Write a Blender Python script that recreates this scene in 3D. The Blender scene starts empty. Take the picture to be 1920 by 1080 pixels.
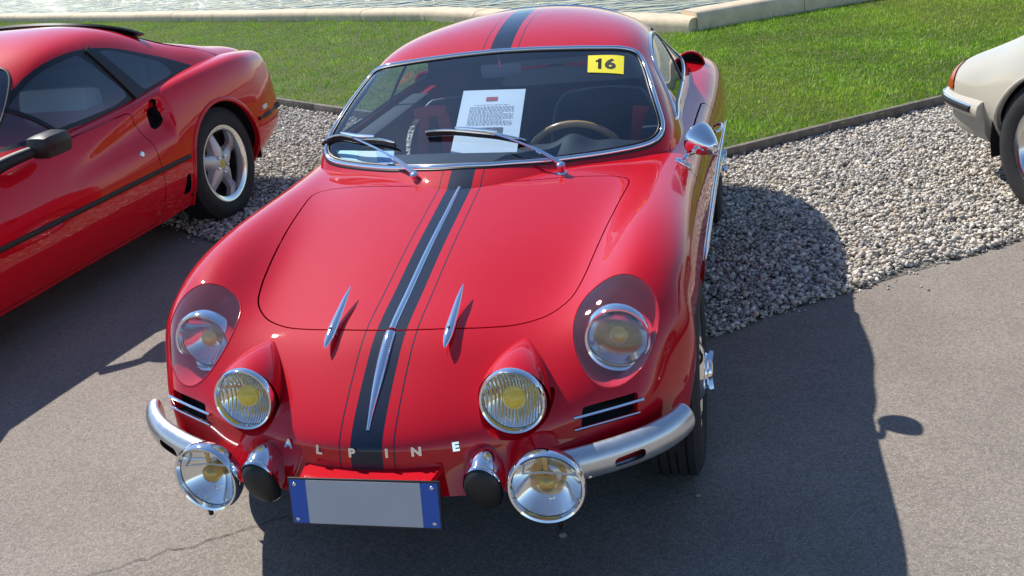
import bpy, bmesh, math, random
import numpy as np
from mathutils import Vector, Matrix, noise as mnoise
random.seed(7); rng = np.random.default_rng(11)
S = bpy.context.scene
COL = S.collection
# ------------------------------------------------------------------ camera, sky, sun, exposure
cam = bpy.data.cameras.new('camera'); camo = bpy.data.objects.new('camera', cam); COL.objects.link(camo)
cam.sensor_width = 36.0; cam.lens = 1826.08 / 1920 * 36.0; cam.clip_start = 0.05; cam.clip_end = 800
def cam_matrix(loc, yaw, pitch, roll):
    cy, sy = math.cos(yaw), math.sin(yaw)
    f = Vector((-sy * math.cos(pitch), cy * math.cos(pitch), -math.sin(pitch)))
    r = Vector((cy, sy, 0)); u = r.cross(f)
    cr, sr = math.cos(roll), math.sin(roll)
    r2 = cr * r + sr * u; u2 = -sr * r + cr * u
    m = Matrix((r2, u2, -f)).transposed().to_4x4(); m.translation = loc
    return m
camo.matrix_world = cam_matrix(Vector((0.8384, -1.7412, 1.6160)), math.radians(14.6195), math.radians(22.4869), math.radians(-6.8485))
S.camera = camo
SUN_TO = Vector((-0.72, 0.50, 1.0)).normalized()          # direction towards the sun
world = bpy.data.worlds.new('World'); S.world = world; world.use_nodes = True
wn = world.node_tree
sky = wn.nodes.new('ShaderNodeTexSky'); sky.sky_type = 'NISHITA'; sky.sun_disc = False
sky.sun_elevation = math.asin(SUN_TO.z)
sky.sun_rotation = math.atan2(SUN_TO.x, SUN_TO.y)
sky.air_density = 1.0; sky.dust_density = 0.1; sky.ozone_density = 5.0; sky.altitude = 100
bg = wn.nodes['Background']; bg.inputs['Strength'].default_value = 0.105
wn.links.new(sky.outputs['Color'], bg.inputs['Color'])
sun = bpy.data.lights.new('sun', 'SUN'); sun.energy = 4.0; sun.angle = math.radians(0.53); sun.color = (1.0, 0.95, 0.87)
suno = bpy.data.objects.new('sun', sun); COL.objects.link(suno)
suno.rotation_euler = (-SUN_TO).to_track_quat('-Z', 'Y').to_euler()
S.view_settings.view_transform = 'Standard'; S.view_settings.look = 'None'
S.view_settings.exposure = 0.66; S.view_settings.gamma = 1.0; S.view_settings.use_curve_mapping = False

# ------------------------------------------------------------------ object helpers
def tag(o, label=None, cat=None, group=None, kind=None):
    if label: o['label'] = label
    if cat: o['category'] = cat
    if group: o['group'] = group
    if kind: o['kind'] = kind
    return o
def empty(name, loc=(0, 0, 0), rz=0.0):
    o = bpy.data.objects.new(name, None); COL.objects.link(o); o.empty_display_size = 0.2
    o.location = loc; o.rotation_euler = (0, 0, rz); return o
def link(name, me, m=None, parent=None):
    o = bpy.data.objects.new(name, me); COL.objects.link(o)
    if m is not None and not me.materials: me.materials.append(m)
    if parent is not None: o.parent = parent
    return o
# ------------------------------------------------------------------ mesh soup
class MS:
    def __init__(s, V, T, N=None):
        s.V = np.asarray(V, float).reshape(-1, 3); s.T = np.asarray(T, int).reshape(-1, 3)
        s.N = None if N is None else np.asarray(N, float).reshape(-1, 3)
        s.loops = []
def unit(a):
    return a / np.maximum(np.linalg.norm(a, axis=-1, keepdims=True), 1e-12)
def grid_ms(P, flip=False):
    a, b = P.shape[:2]
    du = np.gradient(P, axis=0); dv = np.gradient(P, axis=1)
    N = unit(np.cross(du, dv)); N = -N if flip else N
    i = np.arange(a * b).reshape(a, b)
    q = np.stack([i[:-1, :-1], i[1:, :-1], i[1:, 1:], i[:-1, 1:]], -1).reshape(-1, 4)
    if flip: q = q[:, ::-1]
    T = np.concatenate([q[:, [0, 1, 2]], q[:, [0, 2, 3]]])
    return MS(P.reshape(-1, 3), T, N.reshape(-1, 3))
def join(*ms):
    off = 0; V = []; T = []; N = []
    for m in ms:
        V.append(m.V); T.append(m.T + off); off += len(m.V)
        N.append(m.N if m.N is not None else np.zeros_like(m.V))
    return MS(np.concatenate(V), np.concatenate(T), np.concatenate(N))
def chain(edges):
    from collections import defaultdict
    adj = defaultdict(list)
    for a, b in edges: adj[a].append(b); adj[b].append(a)
    used = set(); out = []
    def walk(s):
        path = [s]; cur = s; prev = None
        while True:
            nx = [n for n in adj[cur] if (min(cur, n), max(cur, n)) not in used]
            if not nx: break
            n = nx[0]; used.add((min(cur, n), max(cur, n))); path.append(n); cur = n
        return path
    for s in [k for k in adj if len(adj[k]) == 1]:
        p = walk(s)
        if len(p) > 1: out.append(p)
    for s in list(adj):
        p = walk(s)
        if len(p) > 2: out.append(p)
    return out
def clip(ms, f):
    """keep the side f > 0; new loops (positions, normals) of the cut are put in .loops"""
    f = np.where(np.abs(f) < 1e-9, 1e-9, f)
    T = ms.T; s = (f[T] > 0).sum(1)
    keep = T[s == 3]; new = []; ed = {}
    V = list(); N = list(); base = len(ms.V); loop_e = []
    mixed = T[(s == 1) | (s == 2)]
    def cut(a, b):
        k = (a, b) if a < b else (b, a)
        if k not in ed:
            t = f[a] / (f[a] - f[b]); ed[k] = base + len(V)
            V.append(ms.V[a] + t * (ms.V[b] - ms.V[a]))
            n = ms.N[a] + t * (ms.N[b] - ms.N[a]); N.append(n / max(np.linalg.norm(n), 1e-12))
        return ed[k]
    for tri in mixed:
        t = list(tri)
        for r in range(3):
            a, b, c = t[r], t[(r + 1) % 3], t[(r + 2) % 3]
            if f[a] > 0 and f[b] < 0 and f[c] < 0:
                p, q = cut(a, b), cut(a, c); new.append((a, p, q)); loop_e.append((p, q)); break
            if f[a] < 0 and f[b] > 0 and f[c] > 0:
                p, q = cut(a, b), cut(a, c); new.append((p, b, c)); new.append((p, c, q)); loop_e.append((p, q)); break
    VV = np.concatenate([ms.V, np.array(V).reshape(-1, 3)]); NN = np.concatenate([ms.N, np.array(N).reshape(-1, 3)])
    TT = np.concatenate([keep, np.array(new, int).reshape(-1, 3)])
    loops = [(VV[l], NN[l]) for l in chain(loop_e)]
    used = np.unique(TT); mp = -np.ones(len(VV), int); mp[used] = np.arange(len(used))
    r = MS(VV[used], mp[TT], NN[used]); r.loops = loops
    return r
def mesh_of(ms, name, smooth=True, normals=True):
    me = bpy.data.meshes.new(name)
    me.from_pydata(ms.V.tolist(), [], ms.T.tolist()); me.validate()
    if smooth:
        me.polygons.foreach_set('use_smooth', [True] * len(me.polygons))
        if normals and ms.N is not None and len(me.vertices) == len(ms.N):
            me.normals_split_custom_set_from_vertices(ms.N.tolist())
    me.update(); return me
def put(ms, name, m, parent, **k):
    return link(name, mesh_of(ms, name, **k), m, parent)
def resample(P, n, closed=False):
    P = np.asarray(P, float)
    if closed and np.linalg.norm(P[0] - P[-1]) > 1e-9: P = np.vstack([P, P[:1]])
    d = np.r_[0, np.cumsum(np.linalg.norm(np.diff(P, axis=0), axis=1))]
    t = np.linspace(0, d[-1], n + (1 if closed else 0))
    R = np.stack([np.interp(t, d, P[:, k]) for k in range(P.shape[1])], 1)
    return R[:-1] if closed else R
def smooth_poly(P, it=3, closed=True):
    P = np.asarray(P, float)
    for _ in range(it):
        if closed: P = .5 * P + .25 * (np.roll(P, 1, 0) + np.roll(P, -1, 0))
        else: P[1:-1] = .5 * P[1:-1] + .25 * (P[:-2] + P[2:])
    return P
def sweep(P, up, prof, closed=False, scale=None, cap=True):
    """sweep a closed profile (list of (side, up)) along P with given up vectors"""
    P = np.asarray(P, float); n = len(P)
    t = (np.roll(P, -1, 0) - np.roll(P, 1, 0)) if closed else np.gradient(P, axis=0)
    t = unit(t); up = np.broadcast_to(np.asarray(up, float), P.shape)
    side = unit(np.cross(t, up)); up2 = unit(np.cross(side, t))
    pr = np.asarray(prof, float); k = len(pr)
    sc = np.ones(n) if scale is None else np.asarray(scale, float)
    Vv = P[:, None] + (side[:, None] * pr[None, :, :1] + up2[:, None] * pr[None, :, 1:2]) * sc[:, None, None]
    F = []
    for i in range(n if closed else n - 1):
        j = (i + 1) % n
        for a in range(k):
            b = (a + 1) % k; F += [(i * k + a, i * k + b, j * k + b), (i * k + a, j * k + b, j * k + a)]
    if not closed and cap:
        for a in range(1, k - 1):
            F.append((0, a + 1, a)); o = (n - 1) * k; F.append((o, o + a, o + a + 1))
    return MS(Vv.reshape(-1, 3), F)
def circ(r, n=10, rz=None):
    rz = r if rz is None else rz
    return [(r * math.cos(2 * math.pi * i / n), rz * math.sin(2 * math.pi * i / n)) for i in range(n)]
def tube(P, r, n=10, closed=False, scale=None, up=(0.13, 0.21, 0.97)):
    return sweep(P, up, circ(r, n), closed, scale)
def basis(axis, up=(0, 0, 1)):
    a = Vector(axis).normalized(); u = Vector(up)
    s = u.cross(a)
    if s.length < 1e-5: s = Vector((1, 0, 0)).cross(a)
    s.normalize(); u = a.cross(s)
    return np.array([s, u, a]).T          # columns: side, up, axis
def lathe(prof, seg=40, origin=(0, 0, 0), axis=(0, 0, 1), up=(0, 0, 1), sx=1.0, sy=1.0):
    """prof = (radius, distance along axis)"""
    B = basis(axis, up); pr = np.asarray(prof, float); k = len(pr)
    a = np.arange(seg) * 2 * np.pi / seg
    L = np.stack([pr[None, :, 0] * np.cos(a)[:, None] * sx, pr[None, :, 0] * np.sin(a)[:, None] * sy, np.broadcast_to(pr[None, :, 1], (seg, k))], -1)
    Vv = L.reshape(-1, 3) @ B.T + np.asarray(origin, float)
    F = []
    for i in range(seg):
        j = (i + 1) % seg
        for c in range(k - 1):
            p, q, r, s = i * k + c, j * k + c, j * k + c + 1, i * k + c + 1
            if pr[c, 0] > 1e-7: F.append((p, q, s)) if pr[c + 1, 0] < 1e-7 else F.extend([(p, q, r), (p, r, s)])
            else: F.append((p, r, s))
    return MS(Vv, F)
def box_ms(c, size, R=None, bevel=0.0):
    bm = bmesh.new(); bmesh.ops.create_cube(bm, size=1.0)
    bmesh.ops.scale(bm, vec=Vector(size), verts=bm.verts)
    if bevel > 0: bmesh.ops.bevel(bm, geom=bm.edges[:], offset=bevel, segments=2, profile=.6, affect='EDGES')
    bmesh.ops.triangulate(bm, faces=bm.faces[:])
    bm.verts.ensure_lookup_table()
    Vv = np.array([v.co[:] for v in bm.verts]); T = [[v.index for v in f.verts] for f in bm.faces]; bm.free()
    if R is not None: Vv = Vv @ np.asarray(R).T
    return MS(Vv + np.asarray(c, float), T)
def prism(poly, a, b, fr):
    """extrude a 2-D polygon (convex or ear-clippable) from depth a to b; fr(u, v, d) -> xyz"""
    from mathutils.geometry import tessellate_polygon
    n = len(poly); tri = tessellate_polygon([[Vector((p[0], p[1], 0)) for p in poly]])
    Vv = [fr(p[0], p[1], a) for p in poly] + [fr(p[0], p[1], b) for p in poly]
    F = [tuple(t) for t in tri] + [(t[0] + n, t[2] + n, t[1] + n) for t in tri]
    for i in range(n):
        j = (i + 1) % n; F += [(i, j, j + n), (i, j + n, i + n)]
    return MS(Vv, F)
def fixn(o):
    bm = bmesh.new(); bm.from_mesh(o.data); bmesh.ops.recalc_face_normals(bm, faces=bm.faces[:]); bm.to_mesh(o.data); bm.free(); return o
def hard(ms, name, m, parent, angle=35, fix=True):
    """object with smooth shading below an angle, sharp above"""
    o = put(ms, name, m, parent, normals=False)
    if fix: fixn(o)
    bm = bmesh.new(); bm.from_mesh(o.data)
    bmesh.ops.remove_doubles(bm, verts=bm.verts[:], dist=1e-6)
    ca = math.radians(angle)
    for e in bm.edges:
        e.smooth = len(e.link_faces) == 2 and e.calc_face_angle(0) < ca
    for f in bm.faces: f.smooth = True
    bm.to_mesh(o.data); bm.free(); return o
# ------------------------------------------------------------------ B-spline surfaces
def bmat(n, t, even=None):
    """rows of a uniform cubic B-spline at parameters t (0..n-1); end phantom points; even=+1/-1 mirrors at 0"""
    t = np.asarray(t, float); M = np.zeros((len(t), n + 2))
    k = np.clip(np.floor(t).astype(int), 0, n - 2); u = t - k
    w = np.stack([(1 - u) ** 3 / 6, (3 * u ** 3 - 6 * u ** 2 + 4) / 6, (-3 * u ** 3 + 3 * u ** 2 + 3 * u + 1) / 6, u ** 3 / 6], 1)
    for d in range(4): M[np.arange(len(t)), k + d] += w[:, d]
    B = M[:, 1:-1].copy()
    if even is None: B[:, 0] += 2 * M[:, 0]; B[:, 1] -= M[:, 0]
    else: B[:, 1] += even * M[:, 0]
    B[:, -1] += 2 * M[:, -1]; B[:, -2] -= M[:, -1]
    return B
def bsurf(net, nu, nv, sym=True, pia=3):
    net = np.asarray(net, float); m, n = net.shape[:2]
    tu = np.linspace(0, m - 1, (m - 1) * nu + 1); tv = np.linspace(0, n - 1, (n - 1) * nv + 1)
    out = np.zeros((len(tu), len(tv), 3)); au, av = np.arange(m), np.arange(n)
    for c in range(3):
        e = None if not sym else (-1 if c == 0 else 1)
        U0, V0 = bmat(m, au), bmat(n, av, e); P = net[:, :, c].copy()
        for _ in range(pia): P += net[:, :, c] - U0 @ P @ V0.T
        out[:, :, c] = bmat(m, tu) @ P @ bmat(n, tv, e).T
    return out
def mirror_full(P):
    Q = P[:, :0:-1].copy(); Q[..., 0] *= -1
    return np.concatenate([Q, P], 1)
def bcurve(pts, n, closed=False):
    P = np.asarray(pts, float)
    if closed:
        P2 = np.vstack([P[-2:], P, P[:3]]); t = np.linspace(2, 2 + len(P), n, endpoint=False); C = P2.copy()
        return bmat(len(P2), t) @ C
    C = P.copy(); U = bmat(len(P), np.arange(len(P)))
    for _ in range(3): C += P - U @ C
    return bmat(len(P), np.linspace(0, len(P) - 1, n)) @ C
def sd_poly(q, poly):
    """signed distance (positive inside) of 2-D points q to a closed polygon"""
    poly = np.asarray(poly, float); a = poly; b = np.roll(poly, -1, 0)
    d = np.full(len(q), 1e9); ins = np.zeros(len(q), bool)
    for (x0, y0), (x1, y1) in zip(a, b):
        ex, ey = x1 - x0, y1 - y0; wx, wy = q[:, 0] - x0, q[:, 1] - y0
        t = np.clip((wx * ex + wy * ey) / max(ex * ex + ey * ey, 1e-15), 0, 1)
        d = np.minimum(d, (wx - t * ex) ** 2 + (wy - t * ey) ** 2)
        c = ((y0 > q[:, 1]) != (y1 > q[:, 1]))
        with np.errstate(divide='ignore', invalid='ignore'):
            c &= q[:, 0] < (x1 - x0) * (q[:, 1] - y0) / (y1 - y0) + x0
        ins ^= c
    return np.where(ins, 1, -1) * np.sqrt(d)
def round_poly(poly, r, n=8):
    """polygon with rounded corners, r scalar or per corner"""
    P = np.asarray(poly, float); k = len(P); out = []
    r = np.broadcast_to(r, (k,))
    for i in range(k):
        a, b, c = P[i - 1], P[i], P[(i + 1) % k]
        u, v = (a - b), (c - b); lu, lv = np.linalg.norm(u), np.linalg.norm(v)
        d = min(r[i], .48 * lu, .48 * lv); p, q = b + u / lu * d, b + v / lv * d
        for s in np.linspace(0, 1, n): out.append((1 - s) ** 2 * p + 2 * s * (1 - s) * b + s * s * q)
    return np.array(out)
def flange(loop, depth, closed=True):
    Vp, Np = loop
    Q = Vp - Np * depth; k = len(Vp)
    F = []
    for i in range(k - 1): F += [(i, i + 1, i + 1 + k), (i, i + 1 + k, i + k)]
    return MS(np.vstack([Vp, Q]), F)
# ------------------------------------------------------------------ materials
MAT = {}
def nt(m): return m.node_tree.nodes, m.node_tree.links
def mat(name, col, rough=.5, metal=0.0, coat=0.0, spec=.5, var=0.0, scale=30.0, bump=0.0, bscale=60.0, coat_rough=.03):
    m = bpy.data.materials.new(name); m.use_nodes = True; N, L = nt(m); b = N['Principled BSDF']
    b.inputs['Base Color'].default_value = (*col, 1); b.inputs['Roughness'].default_value = rough; b.inputs['Metallic'].default_value = metal
    b.inputs['Coat Weight'].default_value = coat; b.inputs['Coat Roughness'].default_value = coat_rough; b.inputs['Specular IOR Level'].default_value = spec
    if var > 0 or bump > 0:
        tc = N.new('ShaderNodeTexCoord')
    if var > 0:
        no = N.new('ShaderNodeTexNoise'); no.inputs['Scale'].default_value = scale; no.inputs['Detail'].default_value = 5; L.new(tc.outputs['Object'], no.inputs['Vector'])
        mp = N.new('ShaderNodeMapRange'); mp.inputs[3].default_value = 1 - var; mp.inputs[4].default_value = 1 + var; mp.inputs[1].default_value = .3; mp.inputs[2].default_value = .7
        L.new(no.outputs['Fac'], mp.inputs[0])
        mx = N.new('ShaderNodeVectorMath'); mx.operation = 'SCALE'; mx.inputs[0].default_value = col; L.new(mp.outputs[0], mx.inputs['Scale']); L.new(mx.outputs[0], b.inputs['Base Color'])
        mr = N.new('ShaderNodeMapRange'); mr.inputs[3].default_value = max(.02, rough - .08); mr.inputs[4].default_value = min(1, rough + .08); L.new(no.outputs['Fac'], mr.inputs[0]); L.new(mr.outputs[0], b.inputs['Roughness'])
    if bump > 0:
        n2 = N.new('ShaderNodeTexNoise'); n2.inputs['Scale'].default_value = bscale; n2.inputs['Detail'].default_value = 4; L.new(tc.outputs['Object'], n2.inputs['Vector'])
        bp = N.new('ShaderNodeBump'); bp.inputs['Strength'].default_value = bump; bp.inputs['Distance'].default_value = .01; L.new(n2.outputs['Fac'], bp.inputs['Height']); L.new(bp.outputs[0], b.inputs['Normal'])
    MAT[name] = m; return m
def pane(name, tint=(.9, .93, .92), refl=.04, haze=0.0, power=5.0, rough=0.0):
    """thin glass: transparent sheet with a Fresnel-like reflection and a pale film: dust, and a painted sky veil on the headlight covers"""
    m = bpy.data.materials.new(name); m.use_nodes = True; N, L = nt(m)
    for n in list(N):
        if n.type != 'OUTPUT_MATERIAL': N.remove(n)
    out = N['Material Output']
    tr = N.new('ShaderNodeBsdfTransparent'); tr.inputs[0].default_value = (*tint, 1)
    gl = N.new('ShaderNodeBsdfGlossy'); gl.inputs['Roughness'].default_value = rough; gl.inputs[0].default_value = (1, 1, 1, 1)
    lw = N.new('ShaderNodeLayerWeight'); lw.inputs['Blend'].default_value = .5
    pw = N.new('ShaderNodeMath'); pw.operation = 'POWER'; pw.inputs[1].default_value = power; L.new(lw.outputs['Facing'], pw.inputs[0])
    ma = N.new('ShaderNodeMath'); ma.operation = 'MULTIPLY_ADD'; ma.inputs[1].default_value = 1 - refl; ma.inputs[2].default_value = refl; L.new(pw.outputs[0], ma.inputs[0])
    mx = N.new('ShaderNodeMixShader'); L.new(ma.outputs[0], mx.inputs[0])
    base = tr.outputs[0]
    if haze > 0:
        df = N.new('ShaderNodeBsdfDiffuse'); df.inputs[0].default_value = (.8, .8, .8, 1)
        tc = N.new('ShaderNodeTexCoord'); no = N.new('ShaderNodeTexNoise'); no.inputs['Scale'].default_value = 7; no.inputs['Detail'].default_value = 6; L.new(tc.outputs['Object'], no.inputs['Vector'])
        mp = N.new('ShaderNodeMapRange'); mp.inputs[1].default_value = .3; mp.inputs[2].default_value = .75; mp.inputs[3].default_value = haze * .4; mp.inputs[4].default_value = haze * 1.6; L.new(no.outputs['Fac'], mp.inputs[0])
        m2 = N.new('ShaderNodeMixShader'); L.new(mp.outputs[0], m2.inputs[0]); L.new(tr.outputs[0], m2.inputs[1]); L.new(df.outputs[0], m2.inputs[2]); base = m2.outputs[0]
    L.new(base, mx.inputs[1]); L.new(gl.outputs[0], mx.inputs[2]); L.new(mx.outputs[0], out.inputs[0])
    MAT[name] = m; return m
# ================================================================== the ground: asphalt, gravel bed, lawn, pond
def sheet(name, poly, z, m, kind='structure', thick=None):
    from mathutils.geometry import tessellate_polygon
    tri = tessellate_polygon([[Vector((x, y, 0)) for x, y in poly]])
    me = bpy.data.meshes.new(name); me.from_pydata([(x, y, z) for x, y in poly], [], [tuple(t) for t in tri]); me.update()
    o = link(name, me, m); o['kind'] = kind; fixn(o)
    if o.data.polygons[0].normal.z < 0: o.data.flip_normals()
    return o
# V-shaped layout: inner and outer edges of the gravel bed, the lawn and the pond rim
gA = lambda x: 1.07 + .70 * x if x > .223 else 1.38 - .69 * x        # asphalt | gravel
gB = lambda x: 3.31 + .73 * x if x > .53 else 4.06 - .69 * x         # gravel | lawn
gC = lambda x: 8.36 + .64 * x if x > .32 else (8.81 - .76 * x if x > -3.3 else 11.32 - .535 * (x + 3.3))         # lawn | pond
XS = [-40, -25, -14, -8, -5, -3, -1.5, -.5, .223, .32, .53, 1, 2, 3.5, 5, 8, 14, 25, 40]
def ground_mat(name, c0, c1, c2, s1, s2, rough, bump, bs, spots=None, bdist=.004):
    m = bpy.data.materials.new(name); m.use_nodes = True; N, L = nt(m); b = N['Principled BSDF']; b.inputs['Roughness'].default_value = rough
    tc = N.new('ShaderNodeTexCoord')
    a = N.new('ShaderNodeTexNoise'); a.inputs['Scale'].default_value = s1; a.inputs['Detail'].default_value = 8; a.inputs['Roughness'].default_value = .65; L.new(tc.outputs['Object'], a.inputs['Vector'])
    r = N.new('ShaderNodeValToRGB'); e = r.color_ramp.elements; e[0].position = .33; e[0].color = (*c0, 1); e[1].position = .68; e[1].color = (*c1, 1); L.new(a.outputs['Fac'], r.inputs[0])
    v = N.new('ShaderNodeTexNoise'); v.inputs['Scale'].default_value = s2; v.inputs['Detail'].default_value = 3; L.new(tc.outputs['Object'], v.inputs['Vector'])
    r2 = N.new('ShaderNodeValToRGB'); e = r2.color_ramp.elements; e[0].position = .56; e[0].color = (0, 0, 0, 1); e[1].position = .66; e[1].color = (1, 1, 1, 1); L.new(v.outputs['Fac'], r2.inputs[0])
    mx = N.new('ShaderNodeMix'); mx.data_type = 'RGBA'; L.new(r2.outputs[0], mx.inputs[0]); L.new(r.outputs[0], mx.inputs[6]); mx.inputs[7].default_value = (*c2, 1)
    L.new(mx.outputs[2], b.inputs['Base Color'])
    vo = N.new('ShaderNodeTexVoronoi'); vo.inputs['Scale'].default_value = bs; L.new(tc.outputs['Object'], vo.inputs['Vector'])
    bp = N.new('ShaderNodeBump'); bp.inputs['Strength'].default_value = bump; bp.inputs['Distance'].default_value = bdist; bp.invert = True; L.new(vo.outputs['Distance'], bp.inputs['Height']); L.new(bp.outputs[0], b.inputs['Normal'])
    b.inputs['Specular IOR Level'].default_value = .3
    MAT[name] = m; return m
asph_m = ground_mat('asphalt', (.205, .176, .148), (.250, .217, .184), (.39, .345, .295), 2.2, 260, .9, .16, 300, bdist=.002)
# fine dark pits in the asphalt and a band of tyre polish
N_, L_ = nt(asph_m); b_ = N_['Principled BSDF']; mixn = [n for n in N_ if n.type == 'MIX'][0]; tc_ = [n for n in N_ if n.type == 'TEX_COORD'][0]
n3 = N_.new('ShaderNodeTexNoise'); n3.inputs['Scale'].default_value = 330; n3.inputs['Detail'].default_value = 2; L_.new(tc_.outputs['Object'], n3.inputs['Vector'])
v5 = N_.new('ShaderNodeTexVoronoi'); v5.inputs['Scale'].default_value = 150; L_.new(tc_.outputs['Object'], v5.inputs['Vector'])
s5 = N_.new('ShaderNodeSeparateColor'); L_.new(v5.outputs['Color'], s5.inputs[0])
r5 = N_.new('ShaderNodeMapRange'); r5.inputs[3].default_value = .78; r5.inputs[4].default_value = 1.20; L_.new(s5.outputs[0], r5.inputs[0])
r3a = N_.new('ShaderNodeMapRange'); r3a.inputs[1].default_value = .34; r3a.inputs[2].default_value = .46; r3a.inputs[3].default_value = .60; r3a.inputs[4].default_value = 1.03; L_.new(n3.outputs['Fac'], r3a.inputs[0])
r3 = N_.new('ShaderNodeMath'); r3.operation = 'MULTIPLY'; L_.new(r3a.outputs[0], r3.inputs[0]); L_.new(r5.outputs[0], r3.inputs[1])
n4 = N_.new('ShaderNodeTexNoise'); n4.inputs['Scale'].default_value = .9; n4.inputs['Detail'].default_value = 5; n4.inputs['Roughness'].default_value = .6; L_.new(tc_.outputs['Object'], n4.inputs['Vector'])
r4 = N_.new('ShaderNodeMapRange'); r4.inputs[1].default_value = .35; r4.inputs[2].default_value = .65; r4.inputs[3].default_value = .90; r4.inputs[4].default_value = 1.07; L_.new(n4.outputs['Fac'], r4.inputs[0])
m4 = N_.new('ShaderNodeMath'); m4.operation = 'MULTIPLY'; L_.new(r3.outputs[0], m4.inputs[0]); L_.new(r4.outputs[0], m4.inputs[1]); r3 = m4
m3 = N_.new('ShaderNodeMix'); m3.data_type = 'RGBA'; m3.blend_type = 'MULTIPLY'; m3.inputs[0].default_value = 1; L_.new(mixn.outputs[2], m3.inputs[6]); L_.new(r3.outputs[0], m3.inputs[7]); L_.new(m3.outputs[2], b_.inputs['Base Color'])
bed_m = ground_mat('gravel_bed', (.10, .09, .075), (.20, .185, .16), (.33, .31, .28), 30, 45, .95, 1.0, 42, bdist=.02)
lawn_m = ground_mat('lawn_soil', (.05, .075, .014), (.085, .115, .02), (.12, .12, .045), 2.2, 9, .95, .6, 60)
terr_m = ground_mat('terrain', (.05, .07, .02), (.09, .11, .035), (.10, .09, .05), .4, 2, .95, .2, 20)
stone_m = mat('coping_stone', (.64, .51, .35), rough=.8, var=.13, scale=9, bump=.25, bscale=70)
edge_m = mat('weathered_edging', (.165, .14, .115), rough=.9, var=.3, scale=22, bump=.5, bscale=50)
sheet('terrain', [(-400, -400), (400, -400), (400, 400), (-400, 400)], -.62, terr_m)
low = [(x, gA(x)) for x in XS]
sheet('asphalt', [(-40, -60), (40, -60)] + low[::-1], 0.0, asph_m)
sheet('gravel_base', low + [(x, gB(x)) for x in XS[::-1]], 0.002, bed_m)
sheet('lawn', [(x, gB(x)) for x in XS] + [(x, gC(x) + .25) for x in XS[::-1]], 0.004, lawn_m)
# pond water
wm = bpy.data.materials.new('pond_water'); wm.use_nodes = True; N, L = nt(wm); b = N['Principled BSDF']
b.inputs['Base Color'].default_value = (.045, .070, .066, 1); b.inputs['Roughness'].default_value = .06; b.inputs['IOR'].default_value = 1.33
tc = N.new('ShaderNodeTexCoord'); mp = N.new('ShaderNodeMapping'); mp.inputs['Scale'].default_value = (.7, 1.9, 1); mp.inputs['Rotation'].default_value = (0, 0, .35); L.new(tc.outputs['Object'], mp.inputs[0])
n1 = N.new('ShaderNodeTexNoise'); b.inputs['Specular IOR Level'].default_value = .34; n1.inputs['Scale'].default_value = 1.7; n1.inputs['Detail'].default_value = 2; n1.inputs['Distortion'].default_value = 1.2; L.new(mp.outputs[0], n1.inputs['Vector'])
bp = N.new('ShaderNodeBump'); bp.inputs['Strength'].default_value = 1.0; bp.inputs['Distance'].default_value = .20; L.new(n1.outputs['Fac'], bp.inputs['Height']); L.new(bp.outputs[0], b.inputs['Normal'])
sheet('pond', [(x, gC(x) + .12) for x in XS] + [(60, 150), (-60, 150)], -.06, wm)
# ---- crack in the asphalt
a0, a1 = np.array((-1.05, .01)), np.array((-.46, .385)); pts = []
for t in np.linspace(0, 1, 40):
    p = a0 + (a1 - a0) * t; nrm = np.array((-.54, .84)); j = .020 * mnoise.noise(Vector((t * 9, 3, 0))) + .010 * mnoise.noise(Vector((t * 40, 1, .5)))
    pts.append(p + nrm * j)
pts = np.array(pts); V_ = []; F_ = []
for i, p in enumerate(pts):
    w = .0008 + .0034 * abs(mnoise.noise(Vector((i * .7, 9, 2))))
    V_ += [(p[0] - .54 * w, p[1] + .84 * w, .003), (p[0] + .54 * w, p[1] - .84 * w, .003)]
    if i: F_ += [(2 * i - 2, 2 * i - 1, 2 * i + 1), (2 * i - 2, 2 * i + 1, 2 * i)]
o = put(MS(V_, F_), 'asphalt_crack', mat('crack_dirt', (.03, .027, .025), rough=1), None, normals=False); o['kind'] = 'structure'
# ---- lawn edging boards
def edging_run(p0, p1, n, label):
    p0, p1 = np.array(p0), np.array(p1); d = p1 - p0; Ln = np.linalg.norm(d); u = d / Ln; ang = math.atan2(u[1], u[0])
    e = empty('lawn_edging', (p0[0], p0[1], 0), ang); tag(e, label, 'edging')
    seg = Ln / n; rr = random.Random(int(p0[0] * 10))
    for k in range(n):
        h = .072 + rr.uniform(-.006, .006)
        ms = box_ms((seg * (k + .5), rr.uniform(-.004, .004), h / 2 - .015), (seg - .008, .038, h + .03), None, .006)
        # rough top edge
        for i in range(len(ms.V)):
            ms.V[i] += .003 * np.array(mnoise.noise_vector(Vector(ms.V[i] * 9 + p0[0])))
        ob = hard(ms, 'edging_board', edge_m, e, 40); ob.rotation_euler = (rr.uniform(-.03, .03), 0, rr.uniform(-.004, .004))
edging_run((.53, gB(.531) - .0), (9.5, gB(9.5)), 11, 'dark weathered lawn edging beside the gravel to the right of the striped coupe')
edging_run((-11.5, gB(-11.5)), (.53, gB(.529)), 15, 'weathered lawn edging beside the gravel behind the car with star-spoke wheels')
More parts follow.
